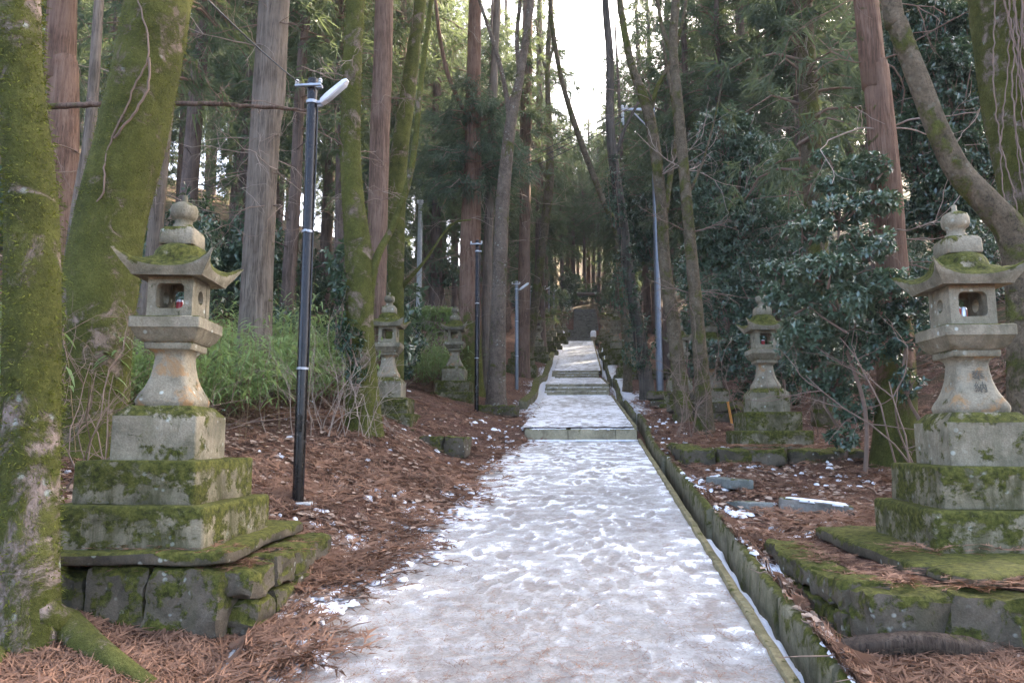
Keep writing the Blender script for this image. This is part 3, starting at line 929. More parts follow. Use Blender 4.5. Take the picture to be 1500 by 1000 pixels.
def rubble_run(t, p0, p1, z0, courses, lens, depth, seed, out=(0, -1)):
    """courses of stones along p0-p1; local to thing t"""
    rnd = random.Random(seed)
    p0 = np.array(p0); p1 = np.array(p1); L = np.linalg.norm(p1 - p0); d = (p1 - p0) / L
    ang = math.atan2(d[1], d[0]); base = np.array(t.location)
    z = z0
    for ci, hgt in enumerate(courses):
        s = -rnd.uniform(0, .12) if ci else 0
        while s < L - .05:
            l = rnd.uniform(*lens); l = min(l, L - s + .06)
            if L - s - l < .12: l = L - s
            h = hgt * rnd.uniform(.82, 1.12)
            me = rock_mesh(l * 1.03, depth * rnd.uniform(.92, 1.1), h * 1.06, rnd.randrange(9999), 9, .045, rnd.choice((8, 11, 16)))
            c = p0 + d * (s + l / 2)
            link('stone', me, M['stone_rubble'], t, (c[0] - base[0], c[1] - base[1], z + hgt / 2 - base[2]), (rnd.uniform(-.06, .06), rnd.uniform(-.06, .06), ang + rnd.uniform(-.09, .09)))
            s += l + .012
        z += hgt
def slab_mesh(sx, sy, sz, seed, amp=.024):
    rings = []
    for z, i in ((0, .01), (.012, 0), (sz - .015, 0), (sz, .02)):
        rings.append(rsq(sx / 2 - i, sy / 2 - i, z, .03, 14))
    return st(*loft(rings), amp, seed, 50, f=4)
def fill_mesh(x0, x1, y0, y1, z, seed):
    g = 24
    XX, YY = np.meshgrid(np.linspace(x0, x1, g), np.linspace(y0, y1, g))
    ZZ = z + .03 * fbm(XX * 4, YY * 4, seed=seed, octaves=3)
    i = np.arange(g - 1)[:, None] * g + np.arange(g - 1)[None, :]
    return mesh('earth_fill', np.stack([XX, YY, ZZ], -1).reshape(-1, 3), [np.stack([i, i + 1, i + g + 1, i + g], -1).reshape(-1, 4)], True, {'snow': np.full(g * g, .25)})

t = thing('rubble_platform', 'mossy rubble stone platform at lower left carrying the left lantern', 'stone platform', (-2.7, 5.0, .45))
rubble_run(t, (-3.65, 4.42), (-2.06, 4.36), .30, [.22, .34], (.30, .46), .34, 11)
rubble_run(t, (-2.04, 4.34), (-2.10, 5.75), .36, [.18, .17, .18], (.22, .40), .32, 12)
link('slab', slab_mesh(1.50, 1.46, .075, 31), M['stone_rubble'], t, (-.14, -.10, .47), (R(.8), R(-1.0), R(4)))
link('earth_fill', fill_mesh(-.95, .62, -.55, .75, .41, 3), M['floor'], t)
t = thing('rubble_platform', 'mossy rubble stone platform at lower right carrying the inscribed lantern', 'stone platform', (2.6, 5.0, .5))
rubble_run(t, (1.52, 4.15), (3.9, 4.12), .42, [.17, .27], (.26, .50), .32, 21)
rubble_run(t, (1.52, 5.75), (1.50, 4.15), .44, [.15, .14, .15], (.20, .36), .30, 22)
link('slab', slab_mesh(1.62, 1.62, .085, 33), M['stone_rubble'], t, (.05, .33, .375), (R(.8), R(-.6), R(2)))
link('slab', slab_mesh(.55, .30, .06, 34), M['stone_rubble'], t, (-.40, -.62, .385), (R(3), R(-2), R(24)))
link('earth_fill', fill_mesh(-1.0, 1.3, -.75, 1.2, .36, 5), M['floor'], t)
t = thing('rubble_platform', 'low ivy and moss covered stone terrace under the mid-sized right lantern', 'stone platform', (2.5, 10.8, 1.1))
rubble_run(t, (1.42, 9.85), (3.55, 9.80), 1.12, [.16, .22], (.35, .6), .34, 31)
rubble_run(t, (1.44, 11.4), (1.42, 9.85), 1.16, [.16, .22], (.35, .6), .32, 32)
link('earth_fill', fill_mesh(-.98, .95, -.85, .9, .385, 6), M['floor'], t)
for lab, x, y, lens in (('small rubble stone kerb below the lampless pole on the left bank', -1.75, 15.6, .9), ('mossy stones edging the bank below the tilting left lantern', -1.95, 10.6, .7)):
    z = G(x, y)
    t = thing('rubble_edge', lab, 'stones', (x, y, z))
    rubble_run(t, (x - lens / 2, y + .1), (x + lens / 2, y - .05), z - .05, [.24], (.28, .45), .34, int(y * 10))
for lab, x0, y0, x1, y1, sd in (('row of mossy stones in front of the trunk beside the utility pole', 1.75, 14.0, 2.9, 13.6, 41),
                            ('mossy stone plinth row at the foot of the grey utility pole', 1.65, 17.4, 3.3, 17.2, 42),
                            ('mossy stone plinth under the far right lantern before the cedar', 1.6, 25.5, 3.2, 25.3, 43)):
    z = G((x0 + x1) / 2, y0)
    t = thing('rubble_edge', lab, 'stones', ((x0 + x1) / 2, y0, z))
    rubble_run(t, (x0, y0), (x1, y1), z - .06, [.2, .18], (.35, .6), .5, sd)

def put(name, me, mat, label, cat, loc, rot=(0, 0, 0), group=None):
    return tag(link(name, me, mat, None, loc, rot), label, cat, group)
M['slab_stone'] = stone_mat('bare_slab', .05, base=(.20, .21, .19), dark=(.12, .13, .11), lichen=.1)
x, y, z = hit(1068, 712); put('stone_slab', block_mesh(.26, .56, .10, 61), M['slab_stone'], 'flat grey green slab lying by the kerb, upper of the two', 'slab', (x, y, z - .02), (0, R(3), R(16)))
x, y, z = hit(1095, 742); put('stone_slab', block_mesh(.27, .50, .09, 62), M['slab_stone'], 'flat slab lying by the kerb, lower and half buried in brown litter', 'slab', (x, y, z - .05), (R(-3), R(2), R(14)))
x, y, z = hit(1193, 752); put('stone_beam', block_mesh(.62, .16, .13, 63), M['step_dark'], 'dark stone beam with a pale snowy top lying in the litter', 'stone beam', (x, y, z - .03), (0, R(6), R(-9)))
s = snow_ledge(-.29, .29, -.075, .075, .128, 5, 2.2); tag(link('snow_cap', s.mesh('snow_cap', True), M['snow'], None, (x, y, z - .03), (0, R(6), R(-9))), 'snow cap on the dark stone beam', 'snow', kind='stuff')

# ---------------------------------------------------------------- lamp poles and wires
def lamp_pole(label, px, pyb, pyt, Y=None, lamp=True, r=.050, group='lamp poles along the left side', mat='pole', px2=None):
    if Y is None: x, Y, z = hit(px, pyb)
    else: b = P(px, pyb, Y); x, z = b.x, G(b.x, Y)
    top = P(px2 or px, pyt, Y)
    h = top.z - z
    t = thing('lamp_pole', label, 'lamp pole', (x, Y, z), 0, group)
    V, Q, T = loft([circ(r, -.2, 20), circ(r, h * .42, 20), circ(r * .97, h * .42 + .01, 20), circ(r * .97, h - .01, 20), circ(r * .8, h, 20)])
    mb = MB(); mb.add(V, Q, T); link('pole', mb.mesh('pole', True, 40), M[mat], t)
    for zz in (h * .30, h * .62):
        mb = MB(); mb.add(*loft([circ(r + .003, zz, 20), circ(r + .003, zz + .022, 20)])); V, Q, T = box(.03, .018, .022, .003); mb.add(xf(V, (0, -r - .008, zz)), Q, T)
        link('band', mb.mesh('band', True, 40), M['galv'], t)
    mb = MB(); V, Q, T = box(.05, .012, .16, .004); mb.add(xf(V, (.01, -r - .002, h * .16)), Q, T); link('cover_plate', mb.mesh('cover_plate', True, 40), M[mat], t)
    mb = MB(); q_ = np.array([(r + .006, -.01, h - .30), (r + .012, -.012, h * .8), (r + .006, -.01, h * .64), (r + .008, -.012, h * .45), (r + .004, -.01, h * .31)]); mb.add(*tube(q_, [.006] * 5, 6)); link('cable', mb.mesh('cable', True), M['wire'], t)
    mb = MB()
    for zz in (h - .10, h - .26):
        mb.add(*loft([circ(r + .008, zz, 16), circ(r + .008, zz + .03, 16)]))
        V, Q, T = box(.05, .04, .03); mb.add(xf(V, (r + .02, 0, zz)), Q, T)
    link('clamp', mb.mesh('clamp', True, 40), M['galv'], t)
    mb = MB(); V, Q, T = box(.26, .03, .025); mb.add(xf(V, (-.02, -r - .02, h - .11)), Q, T)
    link('crossbar', mb.mesh('crossbar', True, 40), M['galv'], t)
    for sx in (-.13, .10):
        V, Q, T = loft([circ(.012, 0, 12), circ(.022, .01, 12), circ(.014, .022, 12), circ(.022, .034, 12), circ(.010, .048, 12)])
        mb = MB(); mb.add(V, Q, T); link('insulator', mb.mesh('insulator', True, 40), M['insul'], t, (sx, -r - .02, h - .085))
    if lamp:
        mb = MB(); pts = np.array([(r, 0, h - .28), (r + .05, 0, h - .27), (r + .08, -.02, h - .22)]); mb.add(*tube(pts, [.016] * 3, 8))
        link('bracket', mb.mesh('bracket', True, 40), M['galv'], t)
        mb = MB()
        # housing: tapered rounded bar pointing up and out over the path
        L = .34; rings = []
        for f, w, hh in ((0, .022, .020), (.06, .034, .028), (.3, .038, .032), (.9, .034, .026), (1.0, .022, .016)):
            q = rsq(w, hh, 0, .012, 2); rings.append(np.stack([np.full(len(q), f * L), q[:, 0], q[:, 1]], -1))
        V, Q, T = loft(rings); mb.add(V, Q, T)
        lo = link('lamp_head', mb.mesh('lamp_head', True, 40), M['lamp'], t, (r + .045, -.02, h - .26), (0, R(-33), R(-14)))
        V, Q, T = box(.24, .05, .008, .002); mb = MB(); mb.add(xf(V, (.18, 0, -.038)), Q, T)
        link('lens', mb.mesh('lens', True, 40), M['lens'], lo)
    return t, Vector((x, Y, z + h))
pA, topA = lamp_pole('nearest tall glossy black lamp pole with white angled lamp head', 436, 741, 116, None, True, .052, px2=455)
_, topB = lamp_pole('dark pole without lamp between the pale lantern and the grey trunk', 698, 602, 352, None, False, .046)
_, topC = lamp_pole('lamp pole with white head standing before the far leaning mossy trunk', 757, 570, 412, None, True, .055, mat='pole_grey')
_, topD = lamp_pole('thin dark pole without lamp just right of the second white lamp head', 776, 533, 418, None, False, .055, mat='pole_grey')
_, topE = lamp_pole('far lamp pole with white head left of the white path', 797, 506, 418, None, True, .06, mat='pole_grey')
_, topF = lamp_pole('very far thin lampless pole beside the far white lamp head', 804, 455, 421, 46, False, .055, mat='pole_grey')
_, topG = lamp_pole('farthest lamp pole with tiny white head before the dark cedars', 811, 455, 421, 49, True, .055, mat='pole_grey')
mb = MB(); V, Q, T = box(.24, .18, .05, .01); mb.add(wear(V, .008, 6, 4), Q, T)
x, y, z = pA.location; tag(link('pole_footing', mb.mesh('pole_footing', True, 40), M['concrete'], None, (x + .03, y, z - .03)), 'small grey concrete footing at the nearest black pole', 'footing')

def cable(label, a, b, sag, r=.009, group=None, n=24):
    t_ = np.linspace(0, 1, n)[:, None]
    p = np.array(a) * (1 - t_) + np.array(b) * t_; p[:, 2] -= sag * 4 * (t_ * (1 - t_))[:, 0]
    mb = MB(); mb.add(*tube(p - p[0], np.full(n, r), 6)); return tag(link('cable', mb.mesh('cable', True), M['wire'], None, tuple(p[0])), label, 'cable', group)
e = P(300, -6, 4.2)
cable('black twisted cable running from the nearest pole up to the left', topA + Vector((-.12, -.06, -.06)), P(290, -14, 4.0), .02, .006)

# utility poles
x, y, z = hit(967, 574)
h = P(963, 150, y).z - z
UP = thing('utility_pole', 'tall grey steel utility pole with crossarm on the right of the path', 'utility pole', (x, y, z))
mb = MB(); mb.add(*loft([circ(.105, -.3, 20), circ(.105, 1.15, 20), circ(.100, 1.16, 20), circ(.062, h, 20), circ(.04, h + .01, 20)]))
link('pole', mb.mesh('pole', True, 40), M['pole_grey'], UP)
mb = MB(); V, Q, T = box(1.0, .07, .07, .006); mb.add(V, Q, T)
link('crossarm', mb.mesh('crossarm', True, 40), M['galv'], UP, (-.46, -.08, h - .28), (0, R(3), 0))
mb = MB(); mb.add(*tube(np.array([(-.05, -.08, h - .95), (-.62, -.08, h - .30)]), [.022, .022], 6))
link('brace', mb.mesh('brace', True, 40), M['galv'], UP)
for sx, dz in ((-.93, .02), (-.93, -.22), (-.93, -.40), (-.80, .0)):
    V, Q, T = loft([circ(.02, 0, 12), circ(.045, .02, 12), circ(.028, .05, 12), circ(.045, .08, 12), circ(.02, .12, 12)])
    mb = MB(); mb.add(V, Q, T); link('insulator', mb.mesh('insulator', True, 40), M['insul'], UP, (sx, -.10, h - .24 + dz), (R(12), 0, 0))
V, Q, T = box(.05, .05, .62, .006); mb = MB(); mb.add(xf(V, (-.90, -.08, h - .72)), Q, T); link('hanger', mb.mesh('hanger', True, 40), M['galv'], UP)
armtip = Vector((x - .93, y - .1, z + h - .3))
CP = P(613, 475, 24.0); ctop = P(612, 294, 24.0)
cz = G(CP.x, 24.0)
t = thing('utility_pole', 'pale concrete pole among the trees on the left hillside', 'utility pole', (CP.x, 24.0, cz))
mb = MB(); hh = ctop.z - cz; mb.add(*loft([circ(.10, -.3, 16), circ(.075, hh, 16), circ(.05, hh + .01, 16)])); link('pole', mb.mesh('pole', True, 40), M['concrete'], t)
V, Q, T = loft([circ(.02, 0, 12), circ(.045, .02, 12), circ(.028, .05, 12), circ(.045, .08, 12), circ(.02, .12, 12)])
for sx in (-.08, .08):
    mb = MB(); mb.add(V, Q, T); link('insulator', mb.mesh('insulator', True, 40), M['insul'], t, (sx, -.06, hh - .12))
for i, (a, b) in enumerate(((0, .18), (-.2, 0), (-.4, -.18))):
    cable('thin power line strung from the concrete pole to the steel crossarm', ctop + Vector((.05, 0, b - .1)), armtip + Vector((0, 0, a + .1)), .25, .012, 'power lines over the path')

# ---------------------------------------------------------------- vegetation generators (numpy)
def unit(v): return v / (np.linalg.norm(v, axis=-1, keepdims=True) + 1e-9)

def needle_clumps(centers, dirs, per, ln, wd, spread, droop, rr, var):
    """single-triangle blades sprouting from centers"""
    n = len(centers); N = n * per
    c = np.repeat(centers, per, 0) + rr.normal(size=(N, 3)) * ln * .16
    d = unit(np.repeat(dirs, per, 0) + rr.normal(size=(N, 3)) * spread); d[:, 2] -= droop
    L = ln * rr.uniform(.5, 1.25, (N, 1))
    side = unit(np.cross(d, rr.normal(size=(N, 3)))) * wd * rr.uniform(.6, 1.3, (N, 1))
    V = np.stack([c - side, c + side, c + d * L], 1).reshape(-1, 3)
    T = np.arange(N * 3).reshape(-1, 3)
    va = np.clip(np.repeat(var, per) + rr.normal(size=N) * .12, 0, 1)
    return V, T, np.repeat(va, 3)

def cedar_crown(seed, z0, z1, rmax, nbr, per=16, ln=.42, wd=.020, clump_step=.30):
    rr = np.random.default_rng(seed)
    cs, ds, vs = [], [], []
    wood = MB()
    for b in range(nbr):
        f = (b + rr.uniform()) / nbr
        z = z0 + (z1 - z0) * f ** .9
        R_ = rmax * (1 - f) ** .65 * rr.uniform(.55, 1.12) * (.55 + .45 * min(1, f * 5))
        a = rr.uniform(0, 2 * np.pi)
        L = max(.5, R_)
        n = max(3, int(L / clump_step))
        s = np.linspace(0, 1, n)
        out = s * L; zz = z + .22 * L * np.sin(s * 1.9) - .42 * L * s ** 2
        aa = a + rr.normal() * .25 * s
        p = np.stack([out * np.cos(aa), out * np.sin(aa), zz], -1) + rr.normal(size=(n, 3)) * .05
        wood.add(*tube(p, np.linspace(.035, .008, n) * (L / 2 + .3), 4, False))
        bv = np.clip(rr.normal(.45, .22), 0, 1)
        for i in range(n):
            if s[i] < .28: continue
            k = 1 + (rr.uniform() < .65) + (rr.uniform() < .35)
            for q in range(k):
                lat = rr.normal(size=3) * np.array([.22, .22, .12]) * (.6 + .5 * L / 2)
                c = p[i] + lat
                dd = np.array([math.cos(aa[i]), math.sin(aa[i]), -.25]) * .6 + lat * .8
                cs.append(c); ds.append(dd); vs.append(np.clip(bv + rr.normal() * .18, 0, 1))
    V, T, va = needle_clumps(np.array(cs), np.array(ds), per, ln, wd, .55, .35, rr, np.array(vs))
    m = mesh('crown', V, [T], False, {'var': va})
    return m, wood.mesh('limb', True)

LEAF = np.array([(0, 0, 0), (.45, .24, .06), (.45, -.24, .06), (1, 0, -.10), (.48, 0, -.02)])
LEAFT = np.array([(0, 4, 1), (0, 2, 4), (4, 3, 1), (4, 2, 3)])
def leaf_rosettes(centers, dirs, per, ln, rr, var, wid=1.0, flat=.8, lift=.25):
    n = len(centers); N = n * per
    d = unit(dirs)
    ref = np.where(np.abs(d[:, 2:3]) < .9, np.array([[0, 0, 1.0]]), np.array([[1.0, 0, 0]]))
    u = unit(np.cross(d, ref)); v = np.cross(d, u)
    ang = rr.uniform(0, 2 * np.pi, (n, 1)) + np.arange(per)[None, :] / per * 2 * np.pi * 1.0 + rr.normal(size=(n, per)) * .3
    out = np.cos(ang)[..., None] * u[:, None] + np.sin(ang)[..., None] * v[:, None]
    X = unit(out * flat + d[:, None] * (lift + .35 * rr.normal(size=(n, per, 1))) + rr.normal(size=(n, per, 3)) * .12 + np.array([0, 0, -.15])).reshape(-1, 3)
    Z = unit(np.repeat(d, per, 0) * .8 + np.array([0, -.15, 1.1]) + rr.normal(size=(N, 3)) * .25)
    Yv = unit(np.cross(Z, X)); Z = np.cross(X, Yv)
    L = ln * rr.uniform(.65, 1.2, (N, 1, 1))
    B = np.stack([X, Yv * wid, Z], 1)
    V = (np.repeat(centers, per, 0)[:, None, :] + L * (LEAF[None] @ B)).reshape(-1, 3)
    T = (LEAFT[None] + (np.arange(N) * len(LEAF))[:, None, None]).reshape(-1, 3)
    va = np.clip(np.repeat(var, per) + rr.normal(size=N) * .15, 0, 1)
    return V, T, np.repeat(va, len(LEAF))

def shrub_mesh(seed, lobes, n, per, ln, droop=.1):
    """lobes: list of (centre, radius xyz); rosettes on shells of the lobes plus stems"""
    rr = np.random.default_rng(seed)
    cs, ds, vs = [], [], []
    wood = MB()
    tot = sum(r[0] * r[1] + r[1] * r[2] for _, r in lobes)
    for c, r in lobes:
        c = np.array(c, float); r = np.array(r, float)
        m = int(n * (r[0] * r[1] + r[1] * r[2]) / tot)
        d = unit(rr.normal(size=(m, 3)))
        rad = rr.uniform(.45, 1.08, (m, 1)) ** .6
        bumps = 1 + .28 * fbm(d[:, 0] * 2.2 + c[0], d[:, 1] * 2.2 + c[1], d[:, 2] * 2.2, seed=seed, octaves=2)[:, None]
        p = c + d * r * rad * bumps
        cs.append(p); ds.append(d * .7 + np.array([0, 0, .45]) + rr.normal(size=(m, 3)) * .3)
        vs.append(np.clip(.42 + .5 * fbm(p[:, 0] * 2.5, p[:, 1] * 2.5, p[:, 2] * 2.5, seed=seed + 3, octaves=2) + .1 * rr.normal(size=m), 0, 1))
        for q in range(max(3, m // 30)):
            e = p[rr.integers(m)]; b = c + np.array([0, 0, -r[2] * .9]) + rr.normal(size=3) * .06
            mid = (b + e) / 2 + rr.normal(size=3) * .1 * r
            wood.add(*tube(spline([b, mid, e], .25), np.linspace(.016, .004, len(spline([b, mid, e], .25))), 4, False))
    V, T, va = leaf_rosettes(np.concatenate(cs), np.concatenate(ds), per, ln, rr, np.concatenate(vs))
    return mesh('foliage', V, [T], False, {'var': va}), wood.mesh('stem', True)

def twig_mesh(seed, n, L, up=.6, spread=.5, r=.006, depth=3, start=.15, droop=0.0):
    rr = np.random.default_rng(seed); mb = MB()
    def grow(p, d, l, rad, lev):
        k = 6; pts = [p]
        for i in range(k):
            d = unit(d + rr.normal(size=3) * .18 + np.array([0, 0, -droop])); pts.append(pts[-1] + d * l / k)
        mb.add(*tube(np.array(pts), np.linspace(rad, rad * .45, k + 1), 4, False), a=rr.uniform())
        if lev > 0:
            for q in range(rr.integers(2, 5)):
                i = rr.integers(2, k + 1)
                grow(pts[i], unit(d + rr.normal(size=3) * .75), l * rr.uniform(.35, .65), rad * .55, lev - 1)
    for i in range(n):
        a = rr.uniform(0, 2 * np.pi); p = np.array([rr.normal() * start, rr.normal() * start, 0])
        grow(p, unit(np.array([math.cos(a) * spread, math.sin(a) * spread, up])), L * rr.uniform(.6, 1.1), r, depth - 1)
    return mb.mesh('twig', True)

def sasa_mesh(seed, n, rad, hgt, ln=.20, wd=.017):
    rr = np.random.default_rng(seed)
    V, Q, A, off = [], [], [], 0
    wood = MB()
    for i in range(n):
        x, y = rr.normal(size=2) * rad * .55
        h = hgt * rr.uniform(.5, 1.1); lean = rr.normal(size=2) * .16 * h
        if i % 3 == 0: wood.add(*tube(np.array([(x, y, -.1), (x + lean[0] * .4, y + lean[1] * .4, h * .5), (x + lean[0], y + lean[1], h)]), [.004, .003, .002], 3, False))
        for k in range(9):
            f = rr.uniform(.3, 1.0)
            b = np.array([x + lean[0] * f, y + lean[1] * f, h * f])
            a = rr.uniform(0, 2 * np.pi); el = rr.uniform(-.2, .8)
            d = np.array([math.cos(a) * math.cos(el), math.sin(a) * math.cos(el), math.sin(el)])
            s = np.array([-math.sin(a), math.cos(a), 0]); L = ln * rr.uniform(.6, 1.3)
            row = []
            for t_, w in ((0, .25), (.35, 1.0), (.7, .8), (1.0, .05)):
                p = b + d * L * t_ + np.array([0, 0, -.55 * L * t_ ** 2])
                row += [p - s * wd * w, p + s * wd * w]
            V.append(np.array(row)); j = off
            Q += [(j, j + 1, j + 3, j + 2), (j + 2, j + 3, j + 5, j + 4), (j + 4, j + 5, j + 7, j + 6)]
            A += [np.clip(rr.normal(.5, .25), 0, 1)] * 8; off += 8
    return mesh('foliage', np.concatenate(V), [np.array(Q)], True, {'var': np.array(A)}), wood.mesh('stem', True)

def tufts_on(V, nrm, n, ln, rr, wd=.004):
    """short moss blades standing off a surface given sample points and normals"""
    i = rr.integers(0, len(V), n)
    c = V[i] + rr.normal(size=(n, 3)) * .012
    d = unit(nrm[i] + rr.normal(size=(n, 3)) * .5 + np.array([0, 0, -.2])) * ln * rr.uniform(.4, 1.3, (n, 1))
    s = unit(np.cross(d, rr.normal(size=(n, 3)))) * wd
    W_ = np.stack([c - s, c + s, c + d], 1).reshape(-1, 3)
    va = np.clip(rr.normal(.5, .25, n), 0, 1)
    return W_, np.arange(3 * n).reshape(-1, 3), np.repeat(va, 3)

# ---------------------------------------------------------------- individual trees, drawn from their outlines at their own distances
def trunk_tree(name, label, cat, mat, Y, pts, sides=18, base_hit=False, top=None, forks=(), flare=.35, rough=.10, fuzz=0, group=None, lean_y=0.0, step=.14, root=True):
    """pts: (px,py,width px); the base goes to the ground under the first point"""
    if base_hit: _, Y, _ = hit(pts[0][0], pts[0][1])
    rows = []
    for px, py, w in pts:
        p = P(px, py, Y); rows.append([p.x, p.y, p.z, W(w, Y) / 2])
    rows = np.array(rows)
    gz_ = G(rows[0][0], Y) - .12
    if rows[0][2] > gz_ + .02: rows = np.vstack([[rows[0][0], Y, gz_, rows[0][3] * 1.05], rows])
    rows[:, 1] += lean_y * (rows[:, 2] - rows[0][2])
    if top:
        d = unit(rows[-1][:3] - rows[-2][:3]); d = unit(d + np.array([0, 0, 1.2]))
        q = rows[-1].copy(); q[:3] += d * top; q[3] *= .35; rows = np.vstack([rows, q])
    org = rows[0][:3].copy(); org[2] += .12
    rows[:, :3] -= org
    sp = spline(rows, step)
    hgt = sp[:, 2] - sp[0][2]
    r = sp[:, 3] * (1 + flare * np.exp(-hgt / .22))
    t = thing(name, label, cat, tuple(org), 0, group)
    sd = abs(hash(label)) % 1000 if False else int(sum(map(ord, label))) % 997
    mb = MB(); V, Q, T = tube(sp[:, :3], r, sides, True, rough, sd)
    mb.add(V, Q, T)
    link('trunk', mb.mesh('trunk', True), M[mat], t)
    if fuzz:
        rr = np.random.default_rng(sd)
        n = len(sp) * sides; VV = V[:n]; cen = np.repeat(sp[:, :3], sides, 0)
        nn = unit(VV - cen)
        # denser sample points between rings
        f = rr.uniform(size=(6 * n, 1)); i = rr.integers(0, n - sides - 1, 6 * n)
        S = VV[i] * (1 - f) + VV[i + sides] * f; f2 = rr.uniform(size=(6 * n, 1)); S = S * (1 - f2) + f2 * (VV[i + 1] * (1 - f) + VV[np.minimum(i + sides + 1, n - 1)] * f)
        ok = np.linalg.norm(VV[i] - VV[i + 1], axis=1) < .12
        A, B, D = tufts_on(S[ok], nn[i][ok], fuzz, .030, rr, .0042)
        o = link('moss', mesh('moss', A, [B], False, {'var': D}), M['moss_tuft'], t); o['kind'] = 'stuff'
    for fk in forks:
        rows2 = []
        for px, py, w in fk:
            p = P(px, py, Y); rows2.append([p.x - org[0], p.y - org[1] + lean_y * (p.z - org[2]), p.z - org[2], W(w, Y) / 2])
        s2 = spline(rows2, step)
        mb = MB(); mb.add(*tube(s2[:, :3], s2[:, 3], max(6, sides // 2), True, rough, sd + 5))
        link('limb', mb.mesh('limb', True), M[mat], t)
    return t

T1 = trunk_tree('mossy_tree', 'mossy trunk with pinkish bark patches at the far left edge of the photo', 'tree', 'moss_bark', 3.9,
    [(36, 955, 88), (40, 870, 84), (44, 700, 80), (47, 500, 80), (46, 300, 74), (30, 120, 68), (26, 0, 68), (20, -250, 64)], 36, top=6, fuzz=26000, flare=.25, step=.06, rough=.07)
# its roots
org = Vector(T1.location)
for pts in ([(40, 850, 36), (62, 900, 50), (92, 934, 58), (125, 958, 50), (165, 984, 42), (222, 1018, 30)], [(20, 930, 44), (5, 970, 36), (-20, 1010, 30)]):
    rows = []
    for i, (px, py, w) in enumerate(pts):
        p = P(px, py, 3.91 - .02 * i); z = G(p.x, p.y) + .05 - .012 * i
        if i < 2: z = max(z, p.z)
        else:
            hx, hy, hz = hit(px, py); p = Vector((hx, hy, hz)); z = hz + .05 - .006 * i
        rows.append([p.x - org.x, p.y - org.y, z - org.z, W(w, p.y) / 2])
    s2 = spline(rows, .05); mb = MB(); mb.add(*tube(s2[:, :3], s2[:, 3], 14, True, .12, 4)); link('root', mb.mesh('root', True), M['moss_bark'], T1)
T2 = trunk_tree('mossy_tree', 'thick deep green mossy trunk leaning right behind the left lantern', 'tree', 'moss_full', 6.6,
    [(132, 680, 108), (133, 600, 104), (145, 450, 108), (160, 330, 106), (192, 200, 104), (218, 80, 100), (233, 0, 98), (290, -350, 80)], 36, top=8, fuzz=24000, flare=.3, step=.08, rough=.08)
trunk_tree('cedar_tree', 'reddish straight cedar trunk between the two mossy trunks at far left', 'tree', 'cedar_red', 9.6, [(94, 560, 52), (93, 300, 46), (92, 100, 45), (92, 0, 44)], top=14)
trunk_tree('young_tree', 'thin pale sunlit trunk leaning beside the reddish cedar at far left', 'tree', 'cedar_grey', 9.0, [(95, 440, 15), (112, 310, 17), (133, 180, 17), (145, 0, 15)], 10, top=5)
trunk_tree('cedar_tree', 'slim pale trunk leaning right just behind the left lantern roof', 'tree', 'cedar_grey', 11.5, [(203, 490, 25), (222, 400, 24), (240, 200, 21), (266, 0, 18)], 12, top=8)
trunk_tree('cedar_tree', 'stout straight grey cedar left of the nearest black pole', 'tree', 'cedar_grey', 11.2, [(372, 560, 56), (377, 400, 48), (388, 200, 46), (402, 0, 48)], 24, top=14, flare=.25)
T8 = trunk_tree('mossy_tree', 'forked green mossy tree with ivy at its foot right of the nearest pole', 'tree', 'moss_full', 9.6,
    [(532, 600, 48.2), (526, 480, 43.0), (527, 390, 41.3), (514, 250, 31.8), (516, 100, 30.1), (521, 0, 28.4), (530, -200, 24.1)], 28, base_hit=False, top=6, fuzz=14000,
    forks=[[(540, 430, 15.5), (553, 375, 12.0), (578, 325, 10.3), (603, 245, 9.5), (618, 110, 8.6), (632, 0, 7.7), (650, -120, 6.0)]], step=.08)
trunk_tree('cedar_tree', 'brown cedar trunk right behind the forked mossy tree', 'tree', 'cedar', 12.6, [(549, 540, 32.0), (552, 400, 30.4), (556, 200, 30.4), (563, 0, 28.8)], 20, top=14)
trunk_tree('mossy_tree', 'green mossy trunk with a slight bend standing right of the brown cedar', 'tree', 'moss_full', 13.5,
    [(577, 520, 28.9), (580, 400, 25.1), (583, 250, 27.4), (597, 140, 24.3), (606, 70, 19.8), (616, 0, 18.2), (640, -200, 13.7)], 20, top=5, forks=[[(588, 420, 9.1), (620, 385, 4.6), (660, 330, 3.0), (690, 322, 2.3)]])
T11 = trunk_tree('cedar_tree', 'cedar with low dark needle clump on its trunk left of the path', 'tree', 'cedar_red', 18.5, [(690, 560, 36), (688, 400, 32), (692, 250, 27), (695, 60, 21), (697, -60, 18)], 20, top=10,
    forks=[[(694, 190, 8), (660, 120, 7), (645, 60, 6), (638, 0, 5)], [(696, 180, 7), (720, 165, 6), (752, 140, 4)]])
trunk_tree('young_tree', 'slim pale trunk between the needle clump cedar and grey leaning trunk', 'tree', 'cedar_grey', 19, [(712, 545, 17), (714, 400, 15), (719, 250, 14), (724, 100, 12), (728, 0, 11)], 10, top=6)
trunk_tree('forked_tree', 'grey brown trunk leaning beside the path, its mossy top forked in two', 'tree', 'grey_bark', 17.0,
    [(727, 560, 27.4), (731, 430, 22.8), (736, 300, 21.3), (747, 190, 18.2), (762, 110, 12.9), (773, 40, 11.4), (780, -40, 10.6)], 20, top=5,
    forks=[[(748, 185, 9.9), (738, 120, 7.6), (722, 60, 6.8), (705, 10, 5.3), (690, -40, 4.6)], [(762, 115, 9.1), (757, 60, 6.8), (762, 0, 6.1)]])
trunk_tree('cedar_tree', 'straight brown cedar behind the second white lamp head', 'tree', 'cedar', 27, [(767, 480, 18), (769, 300, 17), (771, 150, 18), (773, 0, 15)], 14, top=10)
